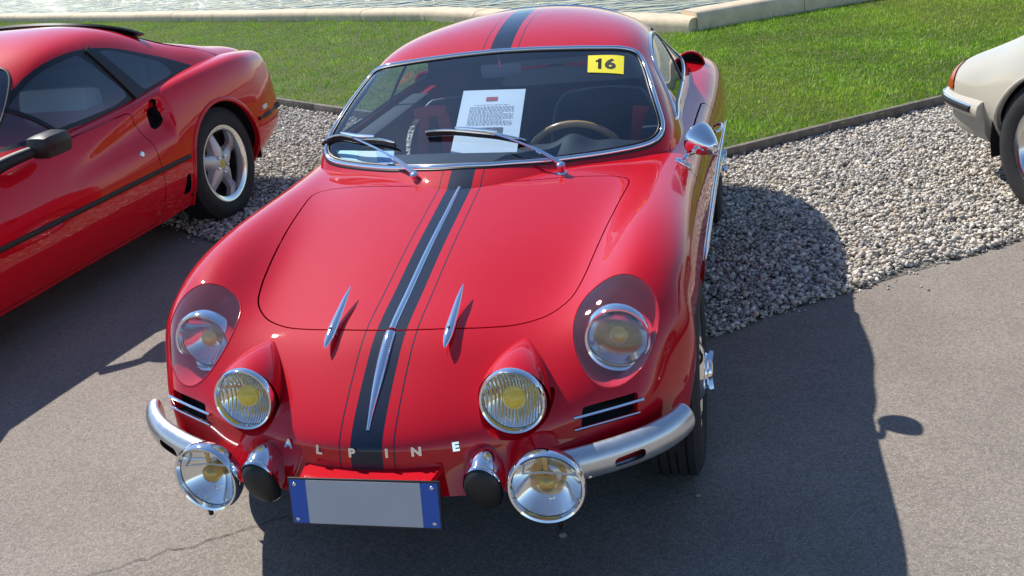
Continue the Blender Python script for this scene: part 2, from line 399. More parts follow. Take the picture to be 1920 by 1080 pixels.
# ---- pond coping
def coping_run(pts, step, label, w=.34, h=.15):
    e = empty('pond_coping', (pts[-1][0], pts[-1][1], 0)); tag(e, label, 'coping')
    prof = [(-w / 2, -.25), (-w / 2, h * .45)] + [(-w / 2 + .07 - .07 * math.cos(t), h * .45 + (h * .55) * math.sin(t)) for t in np.linspace(.2, math.pi / 2, 6)] + [(w / 2 - .07 + .07 * math.sin(t), h * .45 + h * .55 * math.cos(t)) for t in np.linspace(0, math.pi / 2, 6)] + [(w / 2, -.25)]
    rr = random.Random(5); org = np.array(pts[-1])
    for p0, p1 in zip(pts[:-1], pts[1:]):
        p0, p1 = np.array(p0) - org, np.array(p1) - org; Ln = np.linalg.norm(p1 - p0); u = (p1 - p0) / Ln; n = max(1, round(Ln / step)); seg = Ln / n
        for k in range(n):
            dz = rr.uniform(-.004, .004)
            P = [(*(p0 + u * t), dz) for t in np.linspace(seg * k + .004, seg * (k + 1) - .004, 4)]
            hard(sweep(P, (0, 0, 1), prof), 'coping_stone', stone_m, e, 40)
coping_run([(-40, gC(-40) + .17), (-3.3, gC(-3.3) + .17), (.44, gC(.319) + .08)], 1.25, 'long pale stone pond rim running across the top behind the red cars', .36, .15)
coping_run([(.32, gC(.321) + .17), (22, gC(22) + .17)], 1.3, 'rounded stone pond rim rising to the upper right behind the lawn', .36, .20)
# ---- fast big meshes
def fast_mesh(name, V, T, m, col=None, smooth=True):
    me = bpy.data.meshes.new(name); n, k = len(V), len(T)
    me.vertices.add(n); me.vertices.foreach_set('co', V.astype(np.float32).ravel())
    me.loops.add(3 * k); me.loops.foreach_set('vertex_index', T.astype(np.int32).ravel())
    me.polygons.add(k); me.polygons.foreach_set('loop_start', np.arange(0, 3 * k, 3, dtype=np.int32))
    if smooth: me.polygons.foreach_set('use_smooth', np.ones(k, bool))
    if col is not None:
        a = me.color_attributes.new('tint', 'FLOAT_COLOR', 'POINT'); a.data.foreach_set('color', np.c_[col, np.ones(n)].astype(np.float32).ravel())
    me.update(); me.validate(); return link(name, me, m)
def ico(sub):
    bm = bmesh.new(); bmesh.ops.create_icosphere(bm, subdivisions=sub, radius=1); bm.verts.ensure_lookup_table()
    V = np.array([v.co[:] for v in bm.verts]); T = np.array([[v.index for v in f.verts] for f in bm.faces]); bm.free(); return V, T
def rand_rot(n):
    q = unit(rng.normal(size=(n, 4))); w, x, y, z = q.T
    return np.stack([1 - 2 * (y * y + z * z), 2 * (x * y - z * w), 2 * (x * z + y * w), 2 * (x * y + z * w), 1 - 2 * (x * x + z * z), 2 * (y * z - x * w), 2 * (x * z - y * w), 2 * (y * z + x * w), 1 - 2 * (x * x + y * y)], 1).reshape(n, 3, 3)
def tint_mat(name, rough, trans=0.0, noise=0.0, spec=.4):
    m = bpy.data.materials.new(name); m.use_nodes = True; N, L = nt(m); b = N['Principled BSDF']; b.inputs['Roughness'].default_value = rough; b.inputs['Specular IOR Level'].default_value = spec
    a = N.new('ShaderNodeAttribute'); a.attribute_name = 'tint'; src = a.outputs['Color']
    if noise:
        tc = N.new('ShaderNodeTexCoord'); no = N.new('ShaderNodeTexNoise'); no.inputs['Scale'].default_value = 160; no.inputs['Detail'].default_value = 3; L.new(tc.outputs['Object'], no.inputs['Vector'])
        mr = N.new('ShaderNodeMapRange'); mr.inputs[3].default_value = 1 - noise; mr.inputs[4].default_value = 1 + noise; L.new(no.outputs['Fac'], mr.inputs[0])
        vm = N.new('ShaderNodeVectorMath'); vm.operation = 'SCALE'; L.new(src, vm.inputs[0]); L.new(mr.outputs[0], vm.inputs['Scale']); src = vm.outputs[0]
    L.new(src, b.inputs['Base Color'])
    if trans:
        out = N['Material Output']; t = N.new('ShaderNodeBsdfTranslucent'); L.new(src, t.inputs[0]); mx = N.new('ShaderNodeMixShader'); mx.inputs[0].default_value = trans; L.new(b.outputs[0], mx.inputs[1]); L.new(t.outputs[0], mx.inputs[2]); L.new(mx.outputs[0], out.inputs[0])
    return m
camP = np.array((.8384, -1.7412))
def pebbles(name, n_try, xr, yr, cond, size, sub, zl, label=None, m=None):
    x = rng.uniform(*xr, n_try); y = rng.uniform(*yr, n_try); k = cond(x, y); x, y = x[k], y[k]; n = len(x)
    V0, T0 = ico(sub); s = rng.lognormal(math.log(size), .36, n).clip(size * .5, size * 2.0)
    Rm = rand_rot(n); dim = np.stack([s * rng.uniform(.9, 1.35, n), s * rng.uniform(.75, 1.0, n), s * rng.uniform(.5, .8, n)], 1) / 2
    bump = 1 + .22 * rng.normal(size=(n, len(V0), 1)).clip(-1, 1)
    P = np.einsum('nij,nvj->nvi', Rm, V0[None] * dim[:, None] * bump)
    P[..., 2] *= .8
    z = rng.choice(zl, n) + dim.min(1)
    P += np.stack([x, y, z], 1)[:, None]
    T = (T0[None] + (np.arange(n) * len(V0))[:, None, None]).reshape(-1, 3)
    pal = np.array([(.60, .54, .45), (.50, .45, .38), (.68, .62, .53), (.42, .39, .34), (.54, .45, .34), (.30, .285, .265), (.74, .69, .61), (.48, .445, .395)])
    c = pal[rng.integers(0, len(pal), n)] * rng.uniform(.8, 1.15, (n, 1))
    return P.reshape(-1, 3), T, np.repeat(c, len(V0), 0)
def merge(parts):
    off = 0; V = []; T = []; Cc = []
    for a, b, c in parts: V.append(a); T.append(b + off); Cc.append(c); off += len(a)
    return np.concatenate(V), np.concatenate(T), np.concatenate(Cc)
vA, vB = np.vectorize(gA), np.vectorize(gB); vC = np.vectorize(gC)
wob = lambda x: .03 * np.sin(x * 5.3) + .02 * np.sin(x * 13.1 + 1)
def in_bed(x, y): return (y > vA(x) + wob(x)) & (y < vB(x) - .02)
seen_r = lambda x, y: in_bed(x, y) & (x > .35)
seen_l = lambda x, y: in_bed(x, y) & (x < -.9)
mid = lambda x, y: in_bed(x, y) & (x <= .35) & (x >= -.9)
peb_m = tint_mat('pebbles', .75, noise=.35)
V_, T_, C_ = merge([pebbles('p', 115000, (.35, 3.6), (1.2, 5.9), seen_r, .0158, 1, (0, .006, .014)),
                    pebbles('p', 26000, (.35, 3.6), (1.2, 5.9), seen_r, .013, 1, (0, .010, .020)),
                    pebbles('p', 130000, (-5.6, -.9), (2.0, 8.0), seen_l, .0168, 1, (0, .006, .014)),
                    pebbles('p', 5000, (-.9, .35), (1.0, 4.7), mid, .026, 1, (0, .006)),
                    pebbles('p', 14000, (3.6, 8.5), (3.6, 9.5), in_bed, .030, 1, (0, .008))])
o = fast_mesh('gravel', V_, T_, peb_m, C_); tag(o, 'pale grey and tan pebbles of the gravel bed', 'gravel', kind='stuff')
# a few strays on the asphalt next to the bed and under the nose
stray = lambda x, y: (y < vA(x) + .02) & (y > vA(x) - .02 - .10 * rng.random(len(x)) ** 3)
scat = lambda x, y: (y < vA(x)) & (rng.random(len(x)) < np.exp(-(vA(x) - y) / .12))
V_, T_, C_ = merge([pebbles('p', 16000, (-4, 3.2), (.9, 4.4), stray, .012, 1, (-.002,)), pebbles('p', 2600, (-4, 3.2), (.2, 4.4), scat, .010, 1, (-.001,))])
o = fast_mesh('stray_gravel', V_, T_, peb_m, C_ * .9); tag(o, 'small loose grit along the asphalt edge', 'grit', kind='stuff')
for k, (x, y, s) in enumerate(((.352, .345, .018), (.70, .545, .013), (1.52, 1.93, .010))):
    V0, T0 = ico(2); P = V0 * np.array((1.2, 1, .75)) * s / 2 * (1 + .18 * rng.normal(size=(len(V0), 1)).clip(-1, 1)) + np.array((x, y, s * .3))
    o = put(MS(P, T0), 'loose_stone', mat('loose_stone', (.30, .26, .21), rough=.9), None, normals=False)
    tag(o, ('small loose stone in the shade below the front of the striped coupe', 'tiny loose stone in the shadow beside the front wheel of the striped coupe', 'tiny dark stone on the sunlit asphalt right of the car shadow')[k], 'stone')
# ---- grass blades
def blades(n_try, xr, yr, cond, h0, w0, lean=.5):
    x = rng.uniform(*xr, n_try); y = rng.uniform(*yr, n_try); k = cond(x, y); x, y = x[k], y[k]; n = len(x)
    cl_ = np.array([mnoise.noise(Vector((a * 1.6, b * 1.6, 0))) + .5 * mnoise.noise(Vector((a * 5, b * 5, 4))) for a, b in zip(x, y)])
    h = h0 * rng.uniform(.55, 1.35, n) * (1 + .45 * cl_); a = rng.uniform(0, 2 * np.pi, n); w = w0 * rng.uniform(.7, 1.3, n)
    d = np.stack([np.cos(a), np.sin(a)], 1); l = h * rng.uniform(.1, 1, n) * lean * 1.6; la = rng.uniform(0, 2 * np.pi, n); ld = np.stack([np.cos(la), np.sin(la)], 1)
    b = np.stack([x, y, np.zeros(n)], 1); s3 = np.c_[d * w[:, None], np.zeros(n)]
    m_ = b + np.c_[ld * (l * .35)[:, None], h * .62]; t = b + np.c_[ld * l[:, None], h * (1 - .25 * (l / h) ** 2).clip(.3, 1)]
    P = np.stack([b - s3, b + s3, m_ + s3 * .8, m_ - s3 * .8, t], 1)
    T = np.array([(0, 1, 2), (0, 2, 3), (3, 2, 4)])[None] + (np.arange(n) * 5)[:, None, None]
    pal = np.array([(.24, .42, .030), (.31, .50, .040), (.15, .31, .022), (.42, .52, .075), (.55, .54, .20)])
    pr = np.array([.34, .28, .2, .13, .05]); c = pal[rng.choice(5, n, p=pr)] * (1 + .42 * cl_)[:, None] * rng.uniform(.8, 1.2, (n, 1))
    pt = np.array([mnoise.noise(Vector((a * .55 + 7, b * .55, 2))) + .35 * mnoise.noise(Vector((a * 2.3, b * 2.3, 9))) for a, b in zip(x, y)]); m2 = (pt * 1.0 - .03).clip(0, .5)[:, None]
    c = c * (1 - m2) + np.array((.46, .50, .08)) * rng.uniform(.75, 1.15, (n, 1)) * m2
    return P.reshape(-1, 3), T.reshape(-1, 3), np.repeat(c, 5, 0).clip(0, 1)
def lawn_in(x, y): return (y > vB(x) + .015) & (y < vC(x) + .03)
def view_r(x, y): return lawn_in(x, y) & (x > .2) & (x < 3.4 + .25 * (y - 4))
def view_l(x, y): return lawn_in(x, y) & (x <= .2) & (x > -4.6 - 1.45 * (y - 6))
rest = lambda x, y: lawn_in(x, y) & ~view_r(x, y) & ~view_l(x, y)
edge_g = lambda x, y: (np.abs(y - vB(x) - .02) < .02)
edge_c = lambda x, y: (np.abs(y - vC(x) + .02) < .035)
gr_m = tint_mat('grass_blades', .55, trans=.25, spec=.25)
V_, T_, C_ = merge([blades(210000, (.2, 5.6), (3.4, 12), view_r, .027, .0030),
                    blades(330000, (-18, .2), (3.6, 21), view_l, .031, .0036),
                    blades(40000, (-14, 9), (3.6, 19), rest, .04, .006),
                    blades(120000, (-9, 5), (3.6, 11), edge_g, .075, .0028, .7),
                    blades(70000, (-9, 5), (8.3, 16), edge_c, .085, .0034, .35)])
o = fast_mesh('grass', V_, T_, gr_m, C_, smooth=False); tag(o, 'short sunlit lawn grass between the gravel and the pond', 'grass', kind='stuff')
# ================================================================== the red coupe in the middle
def paint_mat(name, col, stripe=False):
    m = mat(name, col, rough=.55, coat=1.0, spec=.05, coat_rough=.015)
    N, L = nt(m); b = N['Principled BSDF']; b.inputs['Coat IOR'].default_value = 1.5
    tc = N.new('ShaderNodeTexCoord')
    # very slight orange peel / hand-laid waviness of the lacquer
    n1 = N.new('ShaderNodeTexNoise'); n1.inputs['Scale'].default_value = 5.0; n1.inputs['Detail'].default_value = 2; L.new(tc.outputs['Object'], n1.inputs['Vector'])
    bp = N.new('ShaderNodeBump'); bp.inputs['Strength'].default_value = .06; bp.inputs['Distance'].default_value = .02; L.new(n1.outputs['Fac'], bp.inputs['Height'])
    L.new(bp.outputs[0], b.inputs['Coat Normal'])
    # thin film of road dust
    n2 = N.new('ShaderNodeTexNoise'); n2.inputs['Scale'].default_value = 22; n2.inputs['Detail'].default_value = 7; n2.inputs['Roughness'].default_value = .7; L.new(tc.outputs['Object'], n2.inputs['Vector'])
    mr = N.new('ShaderNodeMapRange'); mr.inputs[1].default_value = .45; mr.inputs[2].default_value = .8; mr.inputs[3].default_value = .01; mr.inputs[4].default_value = .06; L.new(n2.outputs['Fac'], mr.inputs[0]); L.new(mr.outputs[0], b.inputs['Coat Roughness'])
    if stripe:
        sx = N.new('ShaderNodeSeparateXYZ'); L.new(tc.outputs['Object'], sx.inputs[0])
        ab = N.new('ShaderNodeMath'); ab.operation = 'ABSOLUTE'; L.new(sx.outputs[0], ab.inputs[0])
        lt = N.new('ShaderNodeMath'); lt.operation = 'LESS_THAN'; lt.inputs[1].default_value = .0385; L.new(ab.outputs[0], lt.inputs[0])
        su = N.new('ShaderNodeMath'); su.operation = 'SUBTRACT'; su.inputs[1].default_value = .0655; L.new(ab.outputs[0], su.inputs[0])
        a2 = N.new('ShaderNodeMath'); a2.operation = 'ABSOLUTE'; L.new(su.outputs[0], a2.inputs[0])
        l2 = N.new('ShaderNodeMath'); l2.operation = 'LESS_THAN'; l2.inputs[1].default_value = .0017; L.new(a2.outputs[0], l2.inputs[0])
        mxx = N.new('ShaderNodeMath'); mxx.operation = 'MAXIMUM'; L.new(lt.outputs[0], mxx.inputs[0]); L.new(l2.outputs[0], mxx.inputs[1])
        gz = N.new('ShaderNodeMath'); gz.operation = 'GREATER_THAN'; gz.inputs[1].default_value = .405; L.new(sx.outputs[2], gz.inputs[0])
        mu = N.new('ShaderNodeMath'); mu.operation = 'MULTIPLY'; L.new(mxx.outputs[0], mu.inputs[0]); L.new(gz.outputs[0], mu.inputs[1])
        mc = N.new('ShaderNodeMix'); mc.data_type = 'RGBA'; mc.inputs[6].default_value = (*col, 1); mc.inputs[7].default_value = (.004, .009, .026, 1)
        L.new(mu.outputs[0], mc.inputs[0]); L.new(mc.outputs[2], b.inputs['Base Color'])
    return m
RED = (.50, .0006, .009)
paint = paint_mat('red_lacquer_striped', RED, True)
paint_plain = paint_mat('red_lacquer', RED)
chrome = mat('chrome', (.86, .87, .88), rough=.05, metal=1.0)
satin = mat('satin_silver', (.62, .63, .64), rough=.30, metal=.85, var=.05, scale=40)
rubber = mat('black_rubber', (.012, .012, .013), rough=.55, var=.2, scale=60)
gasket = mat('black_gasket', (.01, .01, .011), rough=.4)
tyre_m = mat('tyre_rubber', (.018, .018, .019), rough=.75, var=.25, scale=25, bump=.15, bscale=120)
dark = mat('dark_underside', (.012, .012, .013), rough=.9)
cabin = mat('navy_cabin_trim', (.008, .014, .028), rough=.7, var=.2, scale=14)
glass = pane('windscreen_glass', (.74, .85, .92), .11, haze=.006)
sideglass = pane('side_glass', (.80, .87, .86), .06, haze=.006)
rearglass = pane('darkened_rear_glass', (.16, .20, .21), .05)  # tint darkened to dim the bright band of light through the rear window
clear = pane('clear_lens', (.95, .96, .97), .09, haze=.02)  # haze paints the pale veil of reflected sky onto the headlight covers
smooth_refl = mat('smooth_reflector', (.93, .93, .92), rough=.10, metal=1.0)
silver_refl = mat('reflector_silver', (.93, .93, .92), rough=.08, metal=1.0)
N_, L_ = nt(silver_refl); tc_ = N_.new('ShaderNodeTexCoord'); wv = N_.new('ShaderNodeTexWave'); wv.inputs['Scale'].default_value = 42; wv.inputs['Distortion'].default_value = 1.5; L_.new(tc_.outputs['Object'], wv.inputs['Vector'])
bp_ = N_.new('ShaderNodeBump'); bp_.inputs['Strength'].default_value = .3; bp_.inputs['Distance'].default_value = .004; L_.new(wv.outputs['Fac'], bp_.inputs['Height']); L_.new(bp_.outputs[0], N_['Principled BSDF'].inputs['Normal'])

car = empty('sports_coupe')
tag(car, 'red vintage coupe with black centre stripe and extra front lamps, nearest the camera', 'car')

A = [
 [(0,-.010,.365),(.15,-.004,.365),(.30,.022,.365),(.42,.062,.362),(.52,.12,.357),(.585,.185,.352),(.635,.265,.342),(.660,.335,.322),(.664,.385,.28),(.655,.43,.23)],
 [(0,-.004,.425),(.15,.012,.425),(.30,.056,.427),(.42,.100,.428),(.52,.152,.427),(.588,.208,.42),(.644,.29,.412),(.675,.365,.39),(.680,.412,.34),(.668,.45,.27)],
 [(0,.004,.466),(.15,.021,.466),(.30,.070,.468),(.42,.114,.472),(.52,.163,.474),(.592,.214,.470),(.650,.297,.46),(.684,.376,.436),(.687,.424,.376),(.675,.462,.29)],
 [(0,.018,.496),(.15,.036,.496),(.30,.086,.497),(.42,.126,.500),(.52,.172,.503),(.594,.222,.502),(.653,.305,.495),(.689,.384,.468),(.692,.434,.40),(.678,.472,.305)],
 [(0,.076,.542),(.15,.088,.540),(.30,.128,.535),(.42,.160,.538),(.52,.198,.545),(.596,.250,.548),(.657,.325,.54),(.695,.40,.51),(.697,.45,.43),(.682,.49,.33)],
 [(0,.172,.600),(.15,.180,.598),(.30,.212,.590),(.42,.242,.60),(.515,.272,.625),(.592,.312,.637),(.657,.37,.63),(.700,.43,.583),(.703,.48,.48),(.686,.53,.36)],
 [(0,.277,.650),(.15,.283,.647),(.30,.312,.635),(.42,.335,.645),(.507,.362,.685),(.582,.395,.710),(.657,.437,.695),(.705,.49,.632),(.709,.54,.51),(.690,.58,.38)],
 [(0,.42,.680),(.15,.424,.677),(.30,.442,.666),(.42,.457,.669),(.505,.477,.715),(.578,.500,.746),(.658,.530,.726),(.710,.568,.657),(.713,.60,.53),(.695,.63,.42)],
 [(0,.60,.718),(.15,.602,.715),(.30,.608,.704),(.42,.615,.702),(.50,.622,.733),(.576,.634,.765),(.660,.648,.743),(.714,.67,.666),(.716,.68,.52),(.692,.70,.36)],
 [(0,.80,.752),(.15,.80,.749),(.30,.80,.740),(.42,.80,.734),(.50,.80,.748),(.58,.80,.772),(.662,.80,.749),(.717,.80,.666),(.718,.80,.50),(.68,.80,.28)],
 [(0,1.0,.783),(.15,1.0,.780),(.30,1.0,.771),(.42,1.0,.760),(.505,1.0,.760),(.586,1.0,.771),(.664,1.0,.746),(.718,1.0,.661),(.721,1.0,.48),(.66,1.0,.20)],
 [(0,1.2,.80),(.15,1.2,.798),(.30,1.2,.789),(.42,1.2,.777),(.51,1.2,.769),(.591,1.2,.769),(.666,1.2,.743),(.720,1.2,.657),(.725,1.2,.47),(.655,1.2,.17)],
 [(0,1.5,.80),(.15,1.5,.798),(.30,1.5,.79),(.42,1.5,.781),(.515,1.5,.774),(.60,1.5,.767),(.673,1.5,.741),(.726,1.5,.655),(.732,1.5,.46),(.655,1.5,.16)],
 [(0,1.85,.80),(.15,1.85,.798),(.30,1.85,.79),(.42,1.85,.782),(.52,1.85,.776),(.61,1.85,.768),(.682,1.85,.742),(.734,1.85,.655),(.740,1.85,.45),(.655,1.85,.155)],
 [(0,2.2,.80),(.15,2.2,.80),(.30,2.2,.795),(.42,2.2,.788),(.525,2.2,.783),(.618,2.2,.775),(.692,2.2,.750),(.744,2.2,.665),(.749,2.2,.45),(.655,2.2,.155)],
 [(0,2.5,.81),(.15,2.5,.81),(.30,2.5,.805),(.42,2.5,.80),(.53,2.5,.795),(.625,2.5,.787),(.702,2.5,.762),(.754,2.5,.68),(.759,2.5,.47),(.66,2.5,.17)],
 [(0,2.8,.81),(.15,2.8,.81),(.30,2.8,.806),(.42,2.8,.802),(.53,2.8,.797),(.622,2.8,.788),(.702,2.8,.764),(.757,2.8,.682),(.762,2.8,.48),(.67,2.8,.20)],
 [(0,3.1,.79),(.15,3.1,.79),(.30,3.1,.788),(.42,3.1,.785),(.52,3.1,.779),(.608,3.1,.768),(.688,3.1,.742),(.745,3.1,.662),(.750,3.1,.48),(.66,3.1,.22)],
 [(0,3.4,.745),(.15,3.4,.745),(.29,3.4,.742),(.40,3.4,.738),(.495,3.4,.731),(.58,3.4,.72),(.655,3.4,.695),(.712,3.4,.62),(.715,3.4,.46),(.64,3.4,.25)],
 [(0,3.65,.69),(.14,3.65,.69),(.27,3.645,.687),(.37,3.64,.683),(.455,3.63,.676),(.53,3.615,.665),(.60,3.59,.64),(.65,3.56,.575),(.655,3.55,.45),(.60,3.54,.28)],
 [(0,3.79,.615),(.14,3.788,.615),(.26,3.78,.613),(.35,3.77,.61),(.43,3.755,.604),(.495,3.735,.595),(.555,3.705,.575),(.595,3.68,.53),(.60,3.665,.43),(.55,3.65,.30)],
 [(0,3.80,.50),(.14,3.798,.50),(.26,3.79,.50),(.35,3.78,.498),(.43,3.765,.495),(.495,3.745,.49),(.55,3.72,.48),(.585,3.695,.46),(.59,3.68,.40),(.54,3.665,.31)],
 [(0,3.74,.33),(.14,3.738,.33),(.26,3.73,.33),(.35,3.72,.33),(.43,3.705,.33),(.495,3.685,.33),(.54,3.665,.33),(.56,3.65,.33),(.56,3.64,.325),(.52,3.63,.30)],
]
A = [[((x + .012, y - .010, z) if (i < 6 and j >= 5) else (x, y, z)) for j, (x, y, z) in enumerate(r)] for i, r in enumerate(A)]
A = [[(x, y if y < 2.8 else 2.8 + (y - 2.8) * .76, z) for x, y, z in r] for r in A]  # unseen tail shortened so that the car's cast shadow ends earlier
body0 = grid_ms(mirror_full(bsurf(A, 10, 9)), flip=True)
if body0.N[np.argmax(body0.V[:, 2]), 2] < 0: body0.N *= -1; body0.T = body0.T[:, ::-1]
G = [
 [(0,.96,.765),(.15,.99,.76),(.29,1.06,.75),(.42,1.14,.74),(.535,1.23,.73),(.605,1.32,.725),(.635,1.44,.72),(.648,1.58,.71)],
 [(0,1.040,.812),(.15,1.068,.806),(.285,1.145,.795),(.41,1.225,.787),(.525,1.30,.785),(.598,1.365,.795),(.628,1.46,.79),(.642,1.60,.75)],
 [(0,1.25,.893),(.15,1.262,.890),(.28,1.30,.886),(.395,1.345,.882),(.50,1.385,.877),(.573,1.425,.866),(.612,1.52,.842),(.638,1.66,.76)],
 [(0,1.47,.982),(.15,1.475,.979),(.28,1.488,.973),(.385,1.50,.966),(.475,1.51,.956),(.540,1.54,.938),(.590,1.62,.893),(.632,1.73,.77)],
 [(0,1.71,1.070),(.15,1.705,1.067),(.28,1.695,1.060),(.375,1.68,1.049),(.45,1.67,1.033),(.508,1.69,.999),(.568,1.745,.925),(.628,1.82,.775)],
 [(0,1.90,1.116),(.15,1.90,1.113),(.28,1.895,1.104),(.385,1.885,1.089),(.462,1.875,1.064),(.517,1.885,1.020),(.570,1.91,.93),(.628,1.95,.775)],
 [(0,2.12,1.135),(.15,2.12,1.130),(.28,2.12,1.116),(.39,2.12,1.093),(.467,2.12,1.059),(.522,2.12,1.003),(.574,2.12,.91),(.630,2.12,.775)],
 [(0,2.36,1.128),(.15,2.36,1.121),(.28,2.36,1.10),(.38,2.36,1.068),(.456,2.36,1.026),(.516,2.36,.966),(.575,2.36,.88),(.632,2.36,.775)],
 [(0,2.65,1.075),(.15,2.65,1.067),(.28,2.65,1.040),(.37,2.65,1.0),(.44,2.65,.957),(.505,2.65,.90),(.57,2.65,.838),(.63,2.65,.76)],
 [(0,3.0,.965),(.15,3.0,.957),(.27,3.0,.933),(.36,3.0,.90),(.43,3.0,.866),(.49,3.0,.83),(.55,3.0,.785),(.61,3.0,.73)],
 [(0,3.3,.83),(.15,3.3,.825),(.26,3.3,.81),(.34,3.3,.79),(.41,3.3,.765),(.47,3.3,.735),(.53,3.3,.70),(.58,3.3,.66)],
 [(0,3.52,.70),(.15,3.52,.695),(.26,3.52,.685),(.34,3.52,.67),(.41,3.52,.65),(.47,3.52,.63),(.53,3.52,.60),(.58,3.52,.57)],
]
G = [[(x, y if y < 2.8 else 2.8 + (y - 2.8) * .76, z) for x, y, z in r] for r in G]  # rear of the cabin compressed along with the shadow-fitted tail
green0 = grid_ms(mirror_full(bsurf(G, 12, 10)), flip=True)
if green0.N[np.argmax(green0.V[:, 2]), 2] < 0: green0.N *= -1; green0.T = green0.T[:, ::-1]
def vnorm(ms):
    n = np.zeros_like(ms.V); a, b, c = ms.V[ms.T[:, 0]], ms.V[ms.T[:, 1]], ms.V[ms.T[:, 2]]
    fn = np.cross(b - a, c - a)
    for k in range(3): np.add.at(n, ms.T[:, k], fn)
    ms.N = unit(n); return ms
def near(ms, test):
    i = int(np.argmin(test(ms.V))); return ms.V[i], ms.N[i]
def body_top(x, y):
    return near(body0, lambda V: (V[:, 0] - x) ** 2 + (V[:, 1] - y) ** 2 + 1e3 * (V[:, 2] < .35))
def body_front(x, z):
    return near(body0, lambda V: (V[:, 0] - x) ** 2 + (V[:, 2] - z) ** 2 + 1e3 * (V[:, 1] > .6))
WHEEL_Y = (.735, 2.835)
# ---- openings
V = body0.V
hood_out = [(0,.272),(.10,.277),(.20,.292),(.30,.318),(.375,.355),(.425,.415),(.445,.50),(.462,.62),(.485,.80),(.508,1.0),(.512,1.055),(.49,1.088),(.44,1.092),(.36,1.075),(.28,1.052),(.20,1.032),(.10,1.018),(0,1.013)]
hood_out = hood_out + [(-x, y) for x, y in hood_out[-2:0:-1]]
hood_out = smooth_poly(resample(hood_out, 260, True), 6)
body = body0
f = sd_poly(body.V[:, :2], hood_out); f[body.V[:, 2] < .55] = -1
hoodp = clip(body, f - .0022); hood_loops = hoodp.loops
f = sd_poly(body.V[:, :2], hood_out); f[body.V[:, 2] < .55] = -1
body = clip(body, -(f + .0022)); shut_loops = body.loops
# wheel arches
arch_loops = []
for yc, r in ((WHEEL_Y[0], .312), (WHEEL_Y[1], .318)):
    for sgn in (1, -1):
        Vb = body.V; d = np.hypot(Vb[:, 1] - yc, (Vb[:, 2] - .292) * (1.0 if yc < 1 else 1.06)) - r
        d = np.where(Vb[:, 0] * sgn > .45, d, 1.0)
        body = clip(body, d); arch_loops += body.loops
# headlight openings
hl_C = np.array((.540, .305, .632)); hl_U = unit(np.array((.036, .224, .180))); hl_W = np.array((.19, .038, -.013)); hl_W = unit(hl_W - hl_U * (hl_W @ hl_U))
def hl_f(Vb, sgn, grow=0.0):
    P = Vb * np.array((sgn, 1, 1)) - hl_C; u = P @ hl_U; w = P @ hl_W
    k = np.hypot(u / (.148 + grow), w / (.099 * (1 + .10 * u / .148) + grow))
    f = (1 - k) * .1
    return np.where(np.linalg.norm(P, axis=1) < .24, f, -.1)
covers = []
for sgn in (1, -1):
    c = clip(body, hl_f(body.V, sgn)); covers.append(c)
    body = clip(body, -hl_f(body.V, sgn)); covers[-1].rim = body.loops[0]
# vent slots between the lamps and the bumper
slot_poly = round_poly([(.470, .462), (.592, .470), (.596, .518), (.474, .508)], .006)
slot_loops = []
for sgn in (1, -1):
    f = sd_poly(body.V[:, [0, 2]] * np.array((sgn, 1)), slot_poly); f[(body.V[:, 1] > .35)] = -1
    body = clip(body, -f); slot_loops += body.loops
# cups cut into the nose below the inner lamps
cup_loops = []
for sgn in (1, -1):
    d = .0845 - np.hypot(body.V[:, 0] - .329 * sgn, body.V[:, 2] - .550); d = np.minimum(d, .550 - body.V[:, 2]); d = np.where(body.V[:, 1] < .35, d, -1)
    body = clip(body, -d); cup_loops += body.loops
# cut away the body deck hidden under the cabin so that the cabin is open inside
f = sd_poly(body.V[:, :2], [(0,1.16),(.28,1.24),(.50,1.38),(.55,1.55),(.56,2.2),(.52,2.6),(0,2.75),(-.52,2.6),(-.56,2.2),(-.55,1.55),(-.50,1.38),(-.28,1.24)]); f[body.V[:, 2] < .6] = -1
body = clip(body, -f)
fl = [flange(l, .012) for l in shut_loops] + [flange(l, .03) for l in arch_loops] + [flange(l, .02) for l in slot_loops]


hood_o = put(hoodp, 'hood', paint, car)
put(join(*[flange(l, .012) for l in hood_loops]), 'hood_lip', paint_plain, hood_o, normals=False)
for m_ in fl: put(m_, 'panel_edge', paint_plain, car, normals=False)
# ---- greenhouse: roof shell with windscreen, side and rear glass
ws_half = [(0,.826),(.15,.820),(.28,.806),(.40,.797),(.50,.794),(.56,.798),(.588,.815),(.590,.835),(.575,.872),(.538,.949),(.499,1.012),(.470,1.035),(.42,1.047),(.30,1.056),(.15,1.063),(0,1.066)]
ws_poly = ws_half + [(-x, z) for x, z in ws_half[-2:0:-1]]
ws_poly = smooth_poly(resample(ws_poly, 240, True), 5)
sw_poly = round_poly([(1.53,.812),(1.70,.935),(1.83,1.012),(2.02,1.036),(2.28,1.004),(2.50,.925),(2.60,.865),(2.615,.822)], [.03,.1,.12,.2,.2,.1,.03,.03])
rw_poly = round_poly([(-.36,2.46),(.36,2.46),(.33,3.02),(-.33,3.02)], .08)
gr = green0
def f_ws(m): f = sd_poly(m.V[:, [0, 2]], ws_poly); return np.where(m.V[:, 1] < 1.85, f, -1)
def f_sw(m, s): f = sd_poly(m.V[:, 1:], sw_poly); return np.where(m.V[:, 0] * s > .3, f, -1)
def f_rw(m): return sd_poly(m.V[:, :2], rw_poly)
wsp = clip(gr, f_ws(gr)); gr = clip(gr, -f_ws(gr)); ws_loop = gr.loops[0]
sides = {}
for s in (1, -1):
    p = clip(gr, f_sw(gr, s)); gr = clip(gr, -f_sw(gr, s)); sides[s] = (p, gr.loops[0])
rwp = clip(gr, f_rw(gr)); gr = clip(gr, -f_rw(gr)); rw_loop = gr.loops[0]
roof_o = put(gr, 'roof', paint, car)
